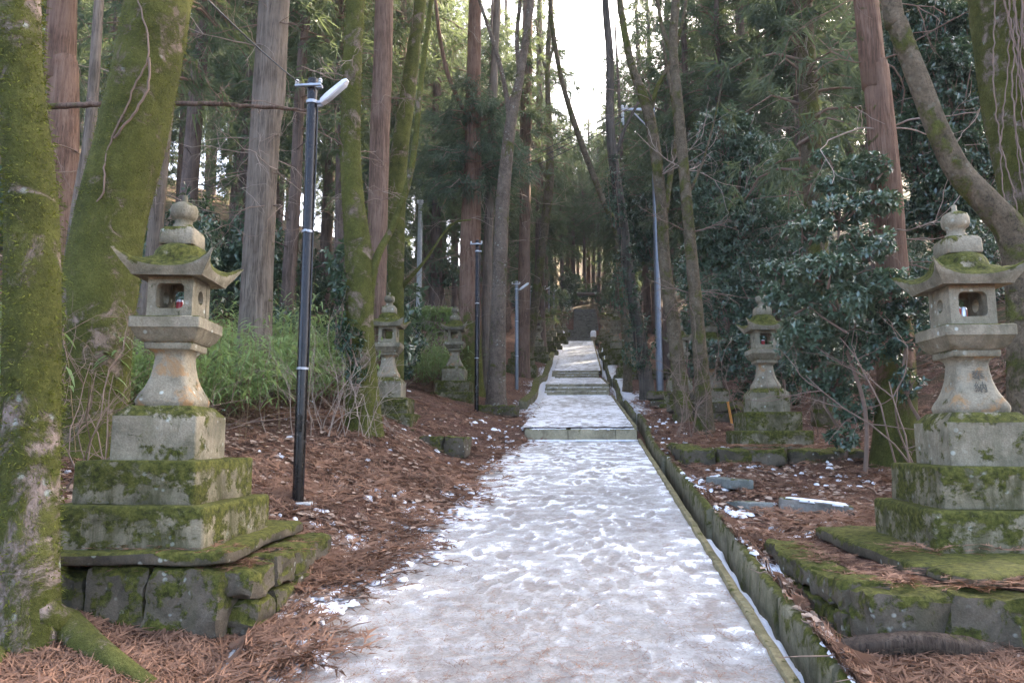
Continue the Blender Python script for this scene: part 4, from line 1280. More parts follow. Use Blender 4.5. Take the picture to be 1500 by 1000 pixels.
trunk_tree('forked_tree', 'slender olive mossy tree leaning right beside the path, forked at mid height', 'tree', 'moss_bark2', 30.0,
    [(771, 545, 14.5), (786, 430, 13), (797, 340, 12.5), (805, 262, 13.6), (805, 190, 8.8), (802, 105, 8.0), (807, 0, 7.2)], 14, top=4,
    forks=[[(804, 268, 7.2), (785, 225, 6.4), (768, 185, 5.6), (760, 150, 4.8)], [(802, 110, 4.8), (792, 75, 4.0), (785, 30, 3.2)], [(803, 100, 4.8), (812, 60, 4.0), (811, 40, 3.2)]])
trunk_tree('bare_tree', 'thin bare trunk slanting up left over the path', 'tree', 'moss_bark2', 22, [(918, 520, 12), (905, 350, 10), (882, 290, 9), (850, 205, 9), (826, 130, 8), (812, 60, 7), (806, 0, 7)], 10, top=4)
T16 = trunk_tree('ivy_tree', 'dark ivy wrapped trunk swaying left beside the crossarm of the utility pole', 'tree', 'dark_bark', 19.5,
    [(948, 575, 21.6), (938, 500, 19.4), (922, 410, 18.7), (906, 290, 16.6), (894, 190, 13.7), (893, 80, 11.5), (886, -10, 10.1)], 16, top=5,
    forks=[[(900, 235, 6.5), (915, 190, 5.0), (935, 150, 4.3)]])
T17 = trunk_tree('forked_tree', 'mossy brown trunk curving left in front of the utility pole, forked', 'tree', 'moss_bark2', 13.6,
    [(1000, 600, 23.1), (988, 490, 19.7), (974, 390, 17.7), (968, 290, 17.0), (952, 175, 16.3), (925, 95, 11.6), (912, 30, 10.2), (906, -30, 9.5)], 20, top=5,
    forks=[[(951, 170, 8.8), (962, 130, 6.8), (985, 85, 6.1), (1000, 30, 4.8), (1010, -30, 4.1)], [(972, 330, 9.5), (983, 250, 8.2), (990, 200, 5.4), (984, 140, 4.8), (970, 60, 4.1)]])
T18 = trunk_tree('bare_tree', 'tall olive brown trunk nearest right of the utility pole, leaning left', 'tree', 'moss_bark2', 12.6,
    [(1031, 602, 25.1), (1024, 500, 19.8), (1015, 400, 17.8), (1006, 300, 16.5), (994, 160, 15.2), (986, 70, 13.2), (990, 0, 11.9), (1000, -150, 9.2)], 22, top=5,
    forks=[[(986, 80, 7.9), (970, 40, 5.9), (960, -20, 5.3)], [(1006, 290, 5.3), (1030, 235, 3.3), (1050, 160, 2.6), (1062, 90, 2.0)]])
trunk_tree('cedar_tree', 'straight green stained cedar among shrubs left of the red cedar', 'tree', 'moss_bark2', 13.0, [(1208, 620, 32.3), (1202, 450, 31.4), (1190, 250, 28.9), (1182, 100, 27.2), (1176, 0, 25.5)], 20, top=14)
trunk_tree('cedar_tree', 'large red barked cedar with green foot behind the right shrubs', 'tree', 'cedar_red', 9.4, [(1312, 650, 57.6), (1312, 500, 46.8), (1300, 300, 41.4), (1282, 100, 36.0), (1268, 0, 34.2)], 26, top=14)
T21 = trunk_tree('mossy_tree', 'curved mossy trunk arching up left above the right lantern', 'tree', 'moss_bark2', 6.9,
    [(1502, 640, 42.6), (1500, 450, 42.6), (1486, 350, 42.6), (1450, 302, 37.7), (1405, 252, 34.4), (1376, 196, 31.2), (1346, 118, 29.5), (1316, 40, 27.9), (1300, -30, 26.2)], 24, top=4, flare=.2, step=.08)
T22 = trunk_tree('mossy_tree', 'massive trunk with clinging bare vines at the right edge of the photo', 'tree', 'moss_bark', 7.6,
    [(1565, 640, 140), (1558, 450, 132), (1545, 300, 130), (1520, 140, 134), (1500, 0, 138), (1480, -200, 130)], 32, top=9, fuzz=9000, step=.08)
# vines on the massive trunk and the leaning mossy trunk
def vines(t, Y, strands, seed, mat='twig', r=.008):
    rr = np.random.default_rng(seed); org = Vector(t.location); mb = MB()
    for pts in strands:
        rows = []
        for px, py, dy in pts:
            p = P(px, py, Y + dy); rows.append([p.x - org.x, p.y - org.y, p.z - org.z])
        s = spline(rows, .06); s = s + rr.normal(size=s.shape) * .006
        mb.add(*tube(s, np.full(len(s), r) * rr.uniform(.6, 1.2), 5, False))
    return link('vine', mb.mesh('vine', True), M[mat], t)
rr = np.random.default_rng(4)
st_ = []
for i in range(16):
    x0 = 1440 + rr.uniform(0, 75); sl = rr.uniform(.02, .16)
    st_.append([(x0 + sl * y + 12 * math.sin(y * .013 + i), y, -.40 - .07 * math.sin((x0 + sl * y - 1432) / 130 * 2.4)) for y in range(-30, 620, 60)])
vines(T22, 7.6, st_, 3)
vines(T2, 6.6, [[(198, -10, -.30), (214, 40, -.31), (218, 85, -.31), (200, 120, -.31), (170, 190, -.31), (155, 230, -.31), (150, 280, -.32), (115, 325, -.25)],
                [(218, 85, -.31), (216, 130, -.31), (190, 175, -.32), (165, 200, -.32)]], 5, r=.010)

# low needle clump on the cedar beside the path
def clump_mesh(seed, lobes, n, per, ln, wd):
    rr = np.random.default_rng(seed); cs, ds = [], []
    for c, r in lobes:
        d = unit(rr.normal(size=(n, 3))); c = np.array(c)
        cs.append(c + d * np.array(r) * rr.uniform(.2, 1.05, (n, 1)) ** .6); ds.append(d + np.array([0, 0, -.2]))
    cs = np.concatenate(cs); ds = np.concatenate(ds)
    v = np.clip(.4 + .5 * fbm(cs[:, 0] * 2, cs[:, 1] * 2, cs[:, 2] * 2, seed=seed, octaves=2) + .1 * rr.normal(size=len(cs)), 0, 1)
    V, T, va = needle_clumps(cs, ds, per, ln, wd, .6, .3, rr, v)
    return mesh('foliage', V, [T], False, {'var': va})
org = Vector(T11.location)
NC = cedar_crown(77, 0, 3.2, 2.1, 66, per=24, ln=.30, wd=.010, clump_step=.16)
p = P(693, 292, 18.5) - org
link('crown', NC[0], M['needle_blue'], T11, tuple(p)); link('limb', NC[1], M['twig'], T11, tuple(p))

# ---------------------------------------------------------------- cedar stand: copies of a few built trees
CR = [cedar_crown(11, 0, 13, 2.6, 90), cedar_crown(12, 0, 11, 2.2, 78), cedar_crown(13, 0, 14, 3.0, 96), cedar_crown(14, 0, 10, 2.4, 64)]
LOWC = [cedar_crown(21, 0, 5.5, 2.1, 34, per=20, ln=.36), cedar_crown(22, 0, 4.2, 1.7, 26, per=20, ln=.36)]
def stand_trunk(seed, h, r):
    rr = np.random.default_rng(seed)
    n = 40; z = np.linspace(-.4, h, n)
    w = np.cumsum(rr.normal(size=(n, 2)) * .012, 0)
    p = np.stack([w[:, 0], w[:, 1], z], -1)
    rad = r * (1 - .72 * np.clip(z / h, 0, 1)) * (1 + .35 * np.exp(-np.maximum(z, 0) / .3))
    mb = MB(); mb.add(*tube(p, rad, 14, True, .07, seed))
    for i in range(26):   # dead stubs
        zz = rr.uniform(2.0, h * .55); a = rr.uniform(0, 2 * np.pi); L = rr.uniform(.25, 1.3)
        q = np.array([(0, 0, zz), (math.cos(a) * L * .5, math.sin(a) * L * .5, zz + .05), (math.cos(a) * L, math.sin(a) * L, zz - .22 * L)])
        mb.add(*tube(q, [.018, .012, .004], 4, False))
    return mb.mesh('trunk', True)
STK = [stand_trunk(31, 20, .23), stand_trunk(32, 18, .18), stand_trunk(33, 22, .27), stand_trunk(34, 17, .15)]
PROTO = []
for i in range(4):
    PROTO.append((STK[i], CR[i][0], CR[i][1], (7.0, 7.0, 8.0, 6.8)[i]))
cnt = 0
def stand_tree(x, y, i, s, label, group, low=False, lift=0.0, mat='cedar_far', crown='needle'):
    global cnt
    tk, cm, wm, cz_ = PROTO[i]
    t = thing('cedar_tree', label, 'tree', (x, y, G(x, y)), random.uniform(0, 6.28), group)
    t.scale = (s, s, s)
    t.rotation_euler = (random.uniform(-.025, .025), random.uniform(-.025, .025), random.uniform(0, 6.28))
    link('trunk', tk, M[mat], t)
    o = link('crown', cm, M[crown], t, (0, 0, cz_ + lift))
    link('limb', wm, M['twig'], t, (0, 0, cz_ + lift))
    if low:
        c2 = LOWC[cnt % 2]
        zl = 1.8 + random.uniform(0, 3.0)
        link('crown', c2[0], M[crown], t, (0, 0, zl))
        if cnt % 3 and (x > 0 or cnt % 2): link('crown', LOWC[(cnt + 1) % 2][0], M[crown], t, (0, 0, zl + 3.2 + random.uniform(0, 1.5)), (0, 0, 2.0))
    cnt += 1
    return t
taken = [(-2.7, 5), (2.6, 5)]
rnd = random.Random(21)
placed = []
def try_place(x, y, dmin):
    for a, b in placed:
        if (a - x) ** 2 + (b - y) ** 2 < dmin * dmin: return False
    placed.append((x, y)); return True
for o in list(C.objects):
    if o.type == 'EMPTY' and o.name.split('.')[0].endswith('tree'): placed.append((o.location.x, o.location.y))
tries = 0
n_left = n_right = n_mid = 0
while tries < 2600 and n_left + n_right < 172:
    tries += 1
    y = 12 + 68 * rnd.random() ** .8
    x = rnd.uniform(-.80, .80) * (y + 3) - .09 * y
    corr = 3.1 + .012 * y if y < 50 else (0.0 if y > 60 else 2.2)
    if abs(x + 0.0) < corr: continue
    if y < 19 and abs(x) < 5.2: continue
    if x > 0 and y < 16: continue
    if y > 58 and abs(x) < 11: continue
    dmin = 2.3 if y > 45 else (2.0 if y > 25 else 2.2)
    if not try_place(x, y, dmin): continue
    if y > 50 and abs(x) < 9:
        lab, grp = 'straight dark cedar in the dense stand beyond the stairs', 'cedars beyond the stairs'; n_mid += 1
    elif x < 0:
        lab, grp = 'tall cedar in the stand behind the left bank', 'cedars of the left stand'; n_left += 1
    else:
        lab, grp = 'tall cedar in the stand behind the right shrubs', 'cedars of the right stand'; n_right += 1
    low = y > 15
    stand_tree(x, y, rnd.randrange(4), rnd.uniform(.85, 1.2), lab, grp, low)
for px, Y, i_, sc in ((792, 36, 0, 1.15), (800, 57, 2, 1.15), (830, 68, 0, 1.0), (862, 72, 2, .9), (560, 24, 0, 1.0), (640, 27, 2, .95), (668, 36, 1, 1.1), (715, 31, 3, 1.0), (742, 41, 0, 1.05), (772, 48, 2, .9), (905, 47, 1, .95), (918, 36, 3, 1.05), (948, 42, 0, 1.1), (975, 30, 2, .9), (1012, 25, 1, 1.0), (1055, 33, 0, 1.0)):
    x = P(px, 400, Y).x
    placed.append((x, Y))
    lab, grp = ('tall cedar leaning its crown toward the sky gap, left of the path', 'cedars lining the left of the path') if px < 850 else ('tall cedar with its crown near the sky gap, right of the path', 'cedars lining the right of the path')
    stand_tree(x, Y, i_, sc, lab, grp, True, -2.0)
tries = 0
while n_mid < 108 and tries < 4000:
    tries += 1
    x, y = rnd.uniform(-11, 11), 54 + 30 * rnd.random() ** 1.3
    if y < 61.5 and -2.2 < x < 3.2: continue
    if not try_place(x, y, 1.15): continue
    stand_tree(x, y, rnd.choice((0, 2, 1, 0)), rnd.uniform(.62, .85), 'straight dark cedar in the dense stand beyond the stairs', 'cedars beyond the stairs', rnd.random() < .5)
    n_mid += 1
print('stand', n_left, n_right, n_mid, 'tries', tries)

# crowns for the near cedars drawn above (their tops are out of frame but shade the ground)
for o in list(C.objects):
    if o.type == 'EMPTY' and o.name.startswith('cedar_tree') and 'group' not in o:
        tr = [c for c in o.children if c.name.startswith('trunk')][0]
        co = np.zeros(len(tr.data.vertices) * 3); tr.data.vertices.foreach_get('co', co); co = co.reshape(-1, 3)
        tp = co[np.argmax(co[:, 2])]
        i = cnt % 4; cnt += 1
        zc = tp[2] - 9.5
        k = np.argmin(np.abs(co[:, 2] - (zc + 3)))
        link('crown', CR[i][0], M['needle'], o, (co[k][0], co[k][1], zc)); link('limb', CR[i][1], M['twig'], o, (co[k][0], co[k][1], zc))

for o in list(C.objects):
    if o.type == 'EMPTY' and 'label' in o and o['label'].startswith(('straight green stained', 'straight brown cedar behind the second')):
        zz = P(1185, 300, 13).z - o.location.z if 'green' in o['label'] else P(770, 260, 27).z - o.location.z
        link('crown', LOWC[0][0], M['needle_blue'], o, (-.1, 0, zz)); link('limb', LOWC[0][1], M['twig'], o, (-.1, 0, zz))
# ---------------------------------------------------------------- evergreen shrubs and trees at right
def px_lobes(lst, org):
    out = []
    for px, py, Y, rx, rz_ in lst:
        p = P(px, py, Y); out.append((tuple(p - org), (W(rx, Y), W(rx, Y) * .8, W(rz_, Y))))
    return out
def shrub(name, label, lst, seed, n, per, ln, mat, cat='shrub', group=None, stem=True):
    p = P(lst[0][0], lst[0][1], lst[0][2])
    org = Vector((p.x, p.y, G(p.x, p.y)))
    t = thing(name, label, cat, tuple(org), 0, group)
    a, b = shrub_mesh(seed, px_lobes(lst, org), n, per, ln)
    link('foliage', a, M[mat], t); link('stem', b, M['twig'], t)
    # main stem to the ground
    top = np.array(P(lst[0][0], lst[0][1], lst[0][2]) - org)
    q = spline([(.12, .05, -.1), (.16, .02, top[2] * .25), (-.10, -.03, top[2] * .6), tuple(top)], .2)
    mb = MB(); mb.add(*tube(q, np.linspace(.028, .012, len(q)), 8)); link('trunk', mb.mesh('trunk', True), M['twig'], t)
    return t
shrub('evergreen_tree', 'bluish green rounded evergreen tree behind the trunks at right', [(1080, 270, 16.5, 75, 85), (1060, 200, 16.2, 45, 50), (1110, 350, 16, 75, 75), (1050, 400, 16.5, 60, 60), (1120, 260, 17, 60, 60)], 51, 7200, 7, .095, 'leaf', 'tree')
shrub('evergreen_shrub', 'glossy shrub reaching left in front of the red cedar', [(1230, 310, 8.9, 48, 24), (1182, 338, 8.6, 34, 18), (1270, 356, 8.5, 42, 26), (1205, 392, 8.3, 50, 18), (1158, 432, 8.7, 40, 20), (1238, 440, 8.4, 44, 30), (1262, 250, 9.1, 40, 22), (1190, 482, 8.8, 44, 22), (1305, 412, 8.3, 36, 20), (1292, 296, 8.8, 30, 18), (1222, 270, 9.0, 26, 14), (1210, 230, 9.2, 22, 12), (1140, 395, 8.9, 26, 12)], 52, 1350, 8, .082, 'leaf')
shrub('evergreen_tree', 'dark evergreen tree above the right lantern behind the arching trunk', [(1390, 130, 10.5, 60, 70), (1350, 210, 10.2, 50, 60), (1420, 240, 10.4, 45, 60), (1380, 300, 10, 55, 50), (1330, 110, 11, 50, 60), (1420, 60, 11, 50, 60), (1350, 30, 11, 50, 50)], 53, 4600, 8, .085, 'leaf_dark', 'tree')
shrub('evergreen_shrub', 'low dark shrub under the red cedar beside the right lantern', [(1330, 480, 8.6, 40, 30), (1350, 430, 8.8, 40, 26), (1280, 500, 8.8, 42, 34), (1330, 560, 8.5, 20, 22), (1300, 440, 8.9, 36, 24)], 54, 420, 8, .085, 'leaf_dark')
shrub('evergreen_shrub', 'sparse leafy shrub at the foot of the green stained cedar', [(1215, 540, 9.6, 45, 40), (1180, 500, 9.8, 40, 34), (1250, 590, 9.4, 30, 30), (1235, 640, 9.2, 22, 14)], 55, 800, 7, .075, 'leaf')
shrub('evergreen_shrub', 'dark bush filling the gap behind the mid-sized right lantern', [(1130, 420, 14.5, 60, 60), (1070, 450, 14.8, 50, 45), (1160, 360, 15, 55, 60), (1100, 520, 14.5, 70, 40)], 56, 2600, 7, .09, 'leaf_dark')
shrub('evergreen_shrub', 'leafy understorey bush left of the dark utility pole top', [(905, 300, 30, 20, 30), (925, 350, 30, 20, 40), (950, 330, 29, 28, 60)], 57, 700, 7, .18, 'leaf_dark')
# undergrowth on the hillsides
US = [shrub_mesh(151, [((0, 0, .7), (.8, .7, .6)), ((.6, .2, .5), (.5, .5, .4)), ((-.5, -.1, 1.1), (.5, .5, .5))], 420, 6, .13),
      shrub_mesh(152, [((0, 0, .9), (.6, .6, .8)), ((.3, .2, 1.7), (.5, .5, .5))], 380, 6, .14)]
urnd = random.Random(5)
for lab, n, x0, x1, y0, y1, mm in (('leafy bush in the undergrowth of the left hillside', 26, -14, -3.2, 14, 34, ('leaf', 'leaf_dark', 'sasa')), ('leafy bush in the undergrowth of the right hillside', 22, 3.4, 13, 13, 32, ('leaf', 'leaf_dark', 'leaf'))):
    k = 0
    while k < n:
        x, y = urnd.uniform(x0, x1), urnd.uniform(y0, y1)
        if any((a - x) ** 2 + (b - y) ** 2 < .8 for a, b in placed) or abs(x) < 2.6 + .03 * y: continue
        if x < 0 and -.245 < (x / y) < -.09: continue
        placed.append((x, y))
        t = thing('undergrowth_bush', lab, 'shrub', (x, y, G(x, y) - .05), urnd.uniform(0, 6), lab)
        s_ = urnd.uniform(.7, 1.35); t.scale = (s_, s_, s_ * urnd.uniform(.8, 1.3))
        a, b = US[k % 2]
        link('foliage', a, M[mm[0]] if k % 3 else M[mm[1 + (k % 2)]], t); link('stem', b, M['twig'], t); k += 1
for k in range(26):  # dark bushes added to cover the glowing ground and darken the far end
    x, y = (urnd.uniform(-7.5, 8.5), urnd.uniform(58.5, 66)) if k < 14 else (urnd.choice((-1, 1)) * urnd.uniform(1.6, 5) + .5, urnd.uniform(50, 58))
    t = thing('undergrowth_bush', 'added dark bush hiding bright ground by the black stairway', 'shrub', (x, y, G(x, y) - .1), urnd.uniform(0, 6), 'added bushes around the far stairway')
    s_ = urnd.uniform(1.0, 1.6); t.scale = (s_ * 1.2, s_, s_)
    a, b = US[k % 2]; link('foliage', a, M['leaf_dark'], t); link('stem', b, M['twig'], t)
# left
shrub('evergreen_shrub', 'leafy bush behind the pale concrete pole on the left hillside', [(648, 400, 27, 30, 22), (580, 380, 27, 25, 25)], 58, 300, 7, .13, 'leaf')
shrub('evergreen_shrub', 'pale green bush in the clearing between lanterns on the left', [(648, 470, 21, 38, 22), (620, 465, 21, 24, 16)], 59, 360, 7, .12, 'sasa')
SA = [sasa_mesh(61, 120, .8, 1.15, .19, .013), sasa_mesh(62, 95, .7, .95, .18, .013), sasa_mesh(63, 125, .9, .85, .18, .013)]
k = 0
for lab, spots in (('bamboo grass clump between the left lantern shaft and the leaning trunk', [(205, 540, 7.4), (212, 470, 8.6), (190, 500, 8.0)]),
                   ('bright bamboo grass clump right of the left lantern firebox', [(318, 500, 8.6), (338, 470, 10.2), (325, 440, 12.5)]),
                   ('bamboo grass clump in front of the stout grey cedar', [(350, 540, 9.6), (412, 540, 10.6), (405, 480, 13.5)]),
                   ('bamboo grass clump behind the nearest black pole', [(435, 500, 12.4), (470, 500, 11.6), (480, 440, 15.0), (425, 440, 16.0)]),
                   ('bamboo grass clump at the far left edge behind the mossy trunk', [(5, 600, 6.4), (-5, 500, 7.4)]),
                   ('bamboo grass clump below the pale concrete pole on the left hillside', [(632, 480, 19.5), (655, 470, 21), (612, 490, 18.5), (640, 500, 17.5)])):
    for i, (px, py, Y) in enumerate(spots):
        x, y = P(px, py, Y).x, Y
        t = thing('bamboo_grass', lab, 'bamboo grass', (x, y, G(x, y)), random.uniform(0, 6), lab)
        s = random.uniform(.85, 1.2); t.scale = (s, s, s * random.uniform(.9, 1.25))
        link('foliage', SA[k % 3][0], M['sasa'], t); link('stem', SA[k % 3][1], M['straw'], t); k += 1
# ivy on the foot of the forked mossy tree and on the dark trunk
def ivy(t, Y, lst, seed, n, ln):
    org = Vector(t.location)
    a, b = shrub_mesh(seed, px_lobes(lst, org), n, 4, ln)
    link('ivy', a, M['ivy'], t); link('ivy_stem', b, M['twig'], t)
ivy(T8, 9.6, [(500, 420, 9.4, 10, 30), (512, 500, 9.3, 22, 30), (498, 470, 9.4, 10, 40), (520, 545, 9.3, 16, 16)], 71, 170, .075)
ivy(T16, 19.5, [(915, 400, 19.3, 22, 70), (903, 280, 19.3, 18, 60), (935, 500, 19.3, 24, 50)], 72, 520, .11)

# bare twigs, dry stalks
def twigs(label, px, py, Y, seed, n, L, mat='twig', z=None, **kw):
    p = P(px, py, Y)
    o = link('dry_brush', twig_mesh(seed, n, L, **kw), M[mat], None, (p.x, Y, G(p.x, Y) if z is None else z))
    return tag(o, label, 'dry brush')
twigs('tangle of dry brown twigs between the mossy trunks at left', 120, 660, 5.6, 81, 16, 1.5, up=1.0, spread=.6, r=.008, start=.25)
twigs('dead brown stalks bending at the left edge of the left lantern base', 105, 690, 5.2, 82, 8, .9, up=.7, spread=.9, r=.008, start=.2)
twigs('pale dry stalks around the foot of the ivy mossy tree', 490, 600, 9.0, 83, 22, 1.2, 'twig_pale', up=1.0, spread=.5, r=.006, start=.35)
twigs('bare reddish twigs in front of the two mossy trunks at right', 1005, 600, 12.2, 84, 10, 1.6, up=1.0, spread=.5, r=.007, start=.3)
twigs('bare twigs behind the mid-sized right lantern', 1160, 620, 12.0, 85, 9, 1.4, up=1.0, spread=.6, r=.008, start=.4)
twigs('bare stems rising behind the right lantern shaft', 1380, 640, 8.0, 86, 7, 1.7, up=1.2, spread=.35, r=.012, start=.4)
twigs('bare grey brush on the left hillside beside the concrete pole', 640, 480, 22, 87, 16, 2.6, 'twig_pale', up=.9, spread=.7, r=.014, start=.8)
twigs('bare pale brush at far left of the clearing behind the brown cedar', 590, 480, 19, 88, 12, 2.2, 'twig_pale', up=.8, spread=.8, r=.012, start=.6)
# long dead branch lodged across the trunks
pts = [P(60, 156, 8.2), P(110, 155, 8.1), P(180, 151, 8.0), P(300, 152, 7.8), P(390, 157, 7.6), P(470, 164, 7.5)]
rows = np.array([[*(p - pts[0]), r_] for p, r_ in zip(pts, (.042, .038, .034, .028, .022, .012))])
s2 = spline(rows, .08); s2[:, :3] += np.random.default_rng(2).normal(size=(len(s2), 3)) * .005
t = thing('dead_branch', 'long bare dead branch lying level across the trunks at upper left', 'branch', tuple(pts[0]))
mb = MB(); mb.add(*tube(s2[:, :3], s2[:, 3], 8, True, .12, 6)); link('branch', mb.mesh('branch', True), M['cedar'], t)
for i in (12, 26, 34, 40, 46):
    i = min(i, len(s2) - 1)
    link('twig', twig_mesh(90 + i, 2, .55, up=.2 * (-1) ** i, spread=1, r=.007, start=.01), M['twig'], t, tuple(s2[i, :3]))

# dead lower branches on the near trees: bare twig sprays in mid air joined to their trunks
for tr, lst in ((T17, [(975, 470, .9), (965, 260, 1.2), (955, 150, 1.0)]), (T18, [(1018, 430, 1.0), (1006, 250, 1.3), (1012, 340, .9)]), (T16, [(905, 280, 1.2), (895, 120, 1.4)]), (T8, [(520, 230, .8), (515, 120, .9), (525, 300, .9)])):
    org = Vector(tr.location)
    for i, (px, py, L) in enumerate(lst):
        p = P(px, py, tr.location.y) - org
        link('twig', twig_mesh(200 + int(px) + i, 3, L, up=.35, spread=1.0, r=.010, start=.02, droop=.03), M['twig_pale' if i % 2 else 'twig'], tr, tuple(p))

rr = np.random.default_rng(66)
DT = [twig_mesh(400 + q, 3, 1.0, up=-.05, spread=1.0, r=.009, start=.02, droop=.05) for q in range(5)]
for o in list(C.objects):
    if o.type == 'EMPTY' and o.name.startswith('cedar_tree') and 'group' not in o:
        tr = [c for c in o.children if c.name.startswith('trunk')][0]
        co = np.zeros(len(tr.data.vertices) * 3); tr.data.vertices.foreach_get('co', co); co = co.reshape(-1, 3)
        for q in range(12):
            zz = rr.uniform(2.2, min(9.5, co[:, 2].max() * .6)); k_ = np.argmin(np.abs(co[:, 2] - zz)); sc = rr.uniform(.7, 1.5)
            w_ = link('twig', DT[q % 5], M['twig' if q % 3 else 'twig_pale'], o, tuple(co[k_] * np.array([.95, 1, 1])), (0, 0, rr.uniform(0, 6.28))); w_.scale = (sc, sc, sc)
# small things near the stairs and on the ground
for lab, px, py in (('small white snow topped post left of the dark steps', 823, 496), ('small white snow topped post right of the dark steps', 869, 496)):
    p = P(px, py, Y4 - .3); z = G(p.x, Y4 - .3)
    t = thing('stone_post', lab, 'post', (p.x, Y4 - .3, z - .1))
    link('post', st(*prism([(.15, 0), (.15, .45), (.13, .5)], .03, 3), .03, 7), M['step'], t)
    link('snow_cap', st(*loft([circ(.19, .0, 12), circ(.2, .25, 12), circ(.17, .36, 12), circ(.10, .42, 12)]), .04, 8), M['snow'], t, (0, -.03, .22))
p = P(1072, 588, 13.4); z = G(p.x, 13.4)
mb = MB(); mb.add(*tube(np.array([(0, 0, -.1), (-.07, 0, .38)]), [.022, .022], 8)); put('wooden_stake', mb.mesh('wooden_stake', True, 40), M['orange'], 'short orange stake leaning in the litter behind the right trunks', 'stake', (p.x, 13.4, z))
x, y, z = hit(1330, 955)
rows = spline([(-.34, .05, -.02), (-.12, .0, .025), (.06, -.015, .03), (.22, .01, .012), (.42, .07, -.03)], .03)
mb = MB(); mb.add(*tube(rows, np.interp(np.linspace(0, 1, len(rows)), [0, .2, 1], [.045, .06, .038]), 16, True, .32, 9, (2.0, 5.0))); put('log', mb.mesh('log', True), M['log'], 'dark wet log in the litter at the bottom right corner', 'log', (x, y - .12, z + .045))
p0 = P(845, 431, 58); p1 = P(884, 431, 58)
mb = MB(); mb.add(*tube(np.array([p0 - p0, (p1 - p0) * .5 + Vector((0, 0, .03)), p1 - p0]), [.14, .13, .11], 10, True, .08, 3)); put('fallen_trunk', mb.mesh('fallen_trunk', True), M['cedar_grey'], 'pale fallen trunk lodged level across the dark cedars beyond the stairs', 'log', tuple(p0))

# ---------------------------------------------------------------- litter, leaves, snow crumbs
def sprig_template(rr, n=13):
    V, T = [], []
    bend = rr.normal() * .25
    def ax(t): return np.array([t, bend * t * t, .02 + .03 * math.sin(t * 3)])
    pts = [ax(q) for q in np.linspace(0, 1, 4)]
    for a, b in zip(pts[:-1], pts[1:]):
        k = len(V); w = np.array([0, .018, 0]); V += [a - w, a + w, b]; T.append((k, k + 1, k + 2))
    for i in range(n):
        t = rr.uniform(.1, 1.0); p = ax(t); s = 1 if i % 2 else -1
        L = rr.uniform(.18, .42) * (1.1 - .4 * t)
        tip = p + np.array([L * .8, s * L * rr.uniform(.35, .9), rr.uniform(-.04, .09)])
        k = len(V); w = np.array([.030, 0, .012]); V += [p - w, p + w, tip]; T.append((k, k + 1, k + 2))
    return np.array(V), np.array(T)
SPR = [sprig_template(RNG, 12) for _ in range(6)]
def surface(x, y):
    z = floor_z(x, y)
    z = np.where((x > left_edge(y) + .0) & (x < .5) & (y < Y1), np.maximum(z, path_z(y) + .012), z)
    return np.where((x > .5) & (x < KX + .02) & (y < 46), np.maximum(z, base_z(y) + .17 - .07 * sstep(6, 12, y)), z)
def scatter(templates, xs, ys, size, rr, zoff=(.0, .012), curl=1.0, zf=surface, xmin=GX1 + .012):
    Vs, Ts, As, off = [], [], [], 0
    which = rr.integers(0, len(templates), len(xs))
    for k, (V, T) in enumerate(templates):
        i = np.where(which == k)[0]; n = len(i)
        if not n: continue
        a = rr.uniform(0, 2 * np.pi, n); s = size * rr.uniform(.6, 1.4, n)
        ca, sa = np.cos(a)[:, None] * s[:, None], np.sin(a)[:, None] * s[:, None]
        X = xs[i][:, None] + V[None, :, 0] * ca - V[None, :, 1] * sa
        Yy = ys[i][:, None] + V[None, :, 0] * sa + V[None, :, 1] * ca
        if xmin is not None:
            X = np.where((xs[i] > GX0)[:, None], np.maximum(X, xmin), X)
        Z = zf(X.ravel(), Yy.ravel()).reshape(X.shape) + V[None, :, 2] * s[:, None] * curl + rr.uniform(*zoff, n)[:, None]
        Vs.append(np.stack([X, Yy, Z], -1).reshape(-1, 3))
        Ts.append((T[None] + (np.arange(n) * len(V))[:, None, None]).reshape(-1, 3) + off)
        As.append(np.repeat(np.clip(rr.normal(.5, .2, n) + .45 * fbm(xs[i] * 1.4, ys[i] * 1.4, seed=133, octaves=3), 0, 1), len(V))); off += n * len(V)
    return np.concatenate(Vs), np.concatenate(Ts), np.concatenate(As)
def sample(n, rr, y0, y1, dens):
    """rejection sample in the view wedge with density callback"""
    X, Yv = [], []
    while sum(map(len, X)) < n:
        u = rr.uniform(size=n * 2); y = 1 / (1 / y0 + (1 / y1 - 1 / y0) * u)   # even in the picture
        y = y0 + (y - y0)
        x = rr.uniform(-.85, .72, n * 2) * (y + .3)
        ok = rr.uniform(size=n * 2) < dens(x, y)
        X.append(x[ok]); Yv.append(y[ok])
    return np.concatenate(X)[:n], np.concatenate(Yv)[:n]
def off_path(x, y):
    le = left_edge(y)
    d = np.where(x < 0, le - x, x - KX)
    d = np.where(x < 0, le - x, x - GX1 - .05)
    return np.clip(sstep(-.50, .25, d + .30 * fbm(x * 3, y * 3, seed=91, octaves=3)), 0, 1) * np.where((x > 0) & (x < GX1 + .03), .0, 1)
def d_litter(x, y):
    return off_path(x, y) * (.12 + .88 * sstep(-.30, .12, fbm(x * 1.5, y * 1.5, seed=95, octaves=3))) * np.where((x > 0) & (x < 2.2) & (y < 8), .6, 1)
rr = np.random.default_rng(101)
xs, ys = sample(30000, rr, 3.0, 19, d_litter)
V, T, A = scatter(SPR, xs, ys, .24, rr, (.0, .04), 1.4)
tag(link('cedar_litter', mesh('cedar_litter', V, [T], False, {'var': A}), M['litter']), 'red brown cedar sprigs littering both banks', 'litter', kind='stuff')
lf = []
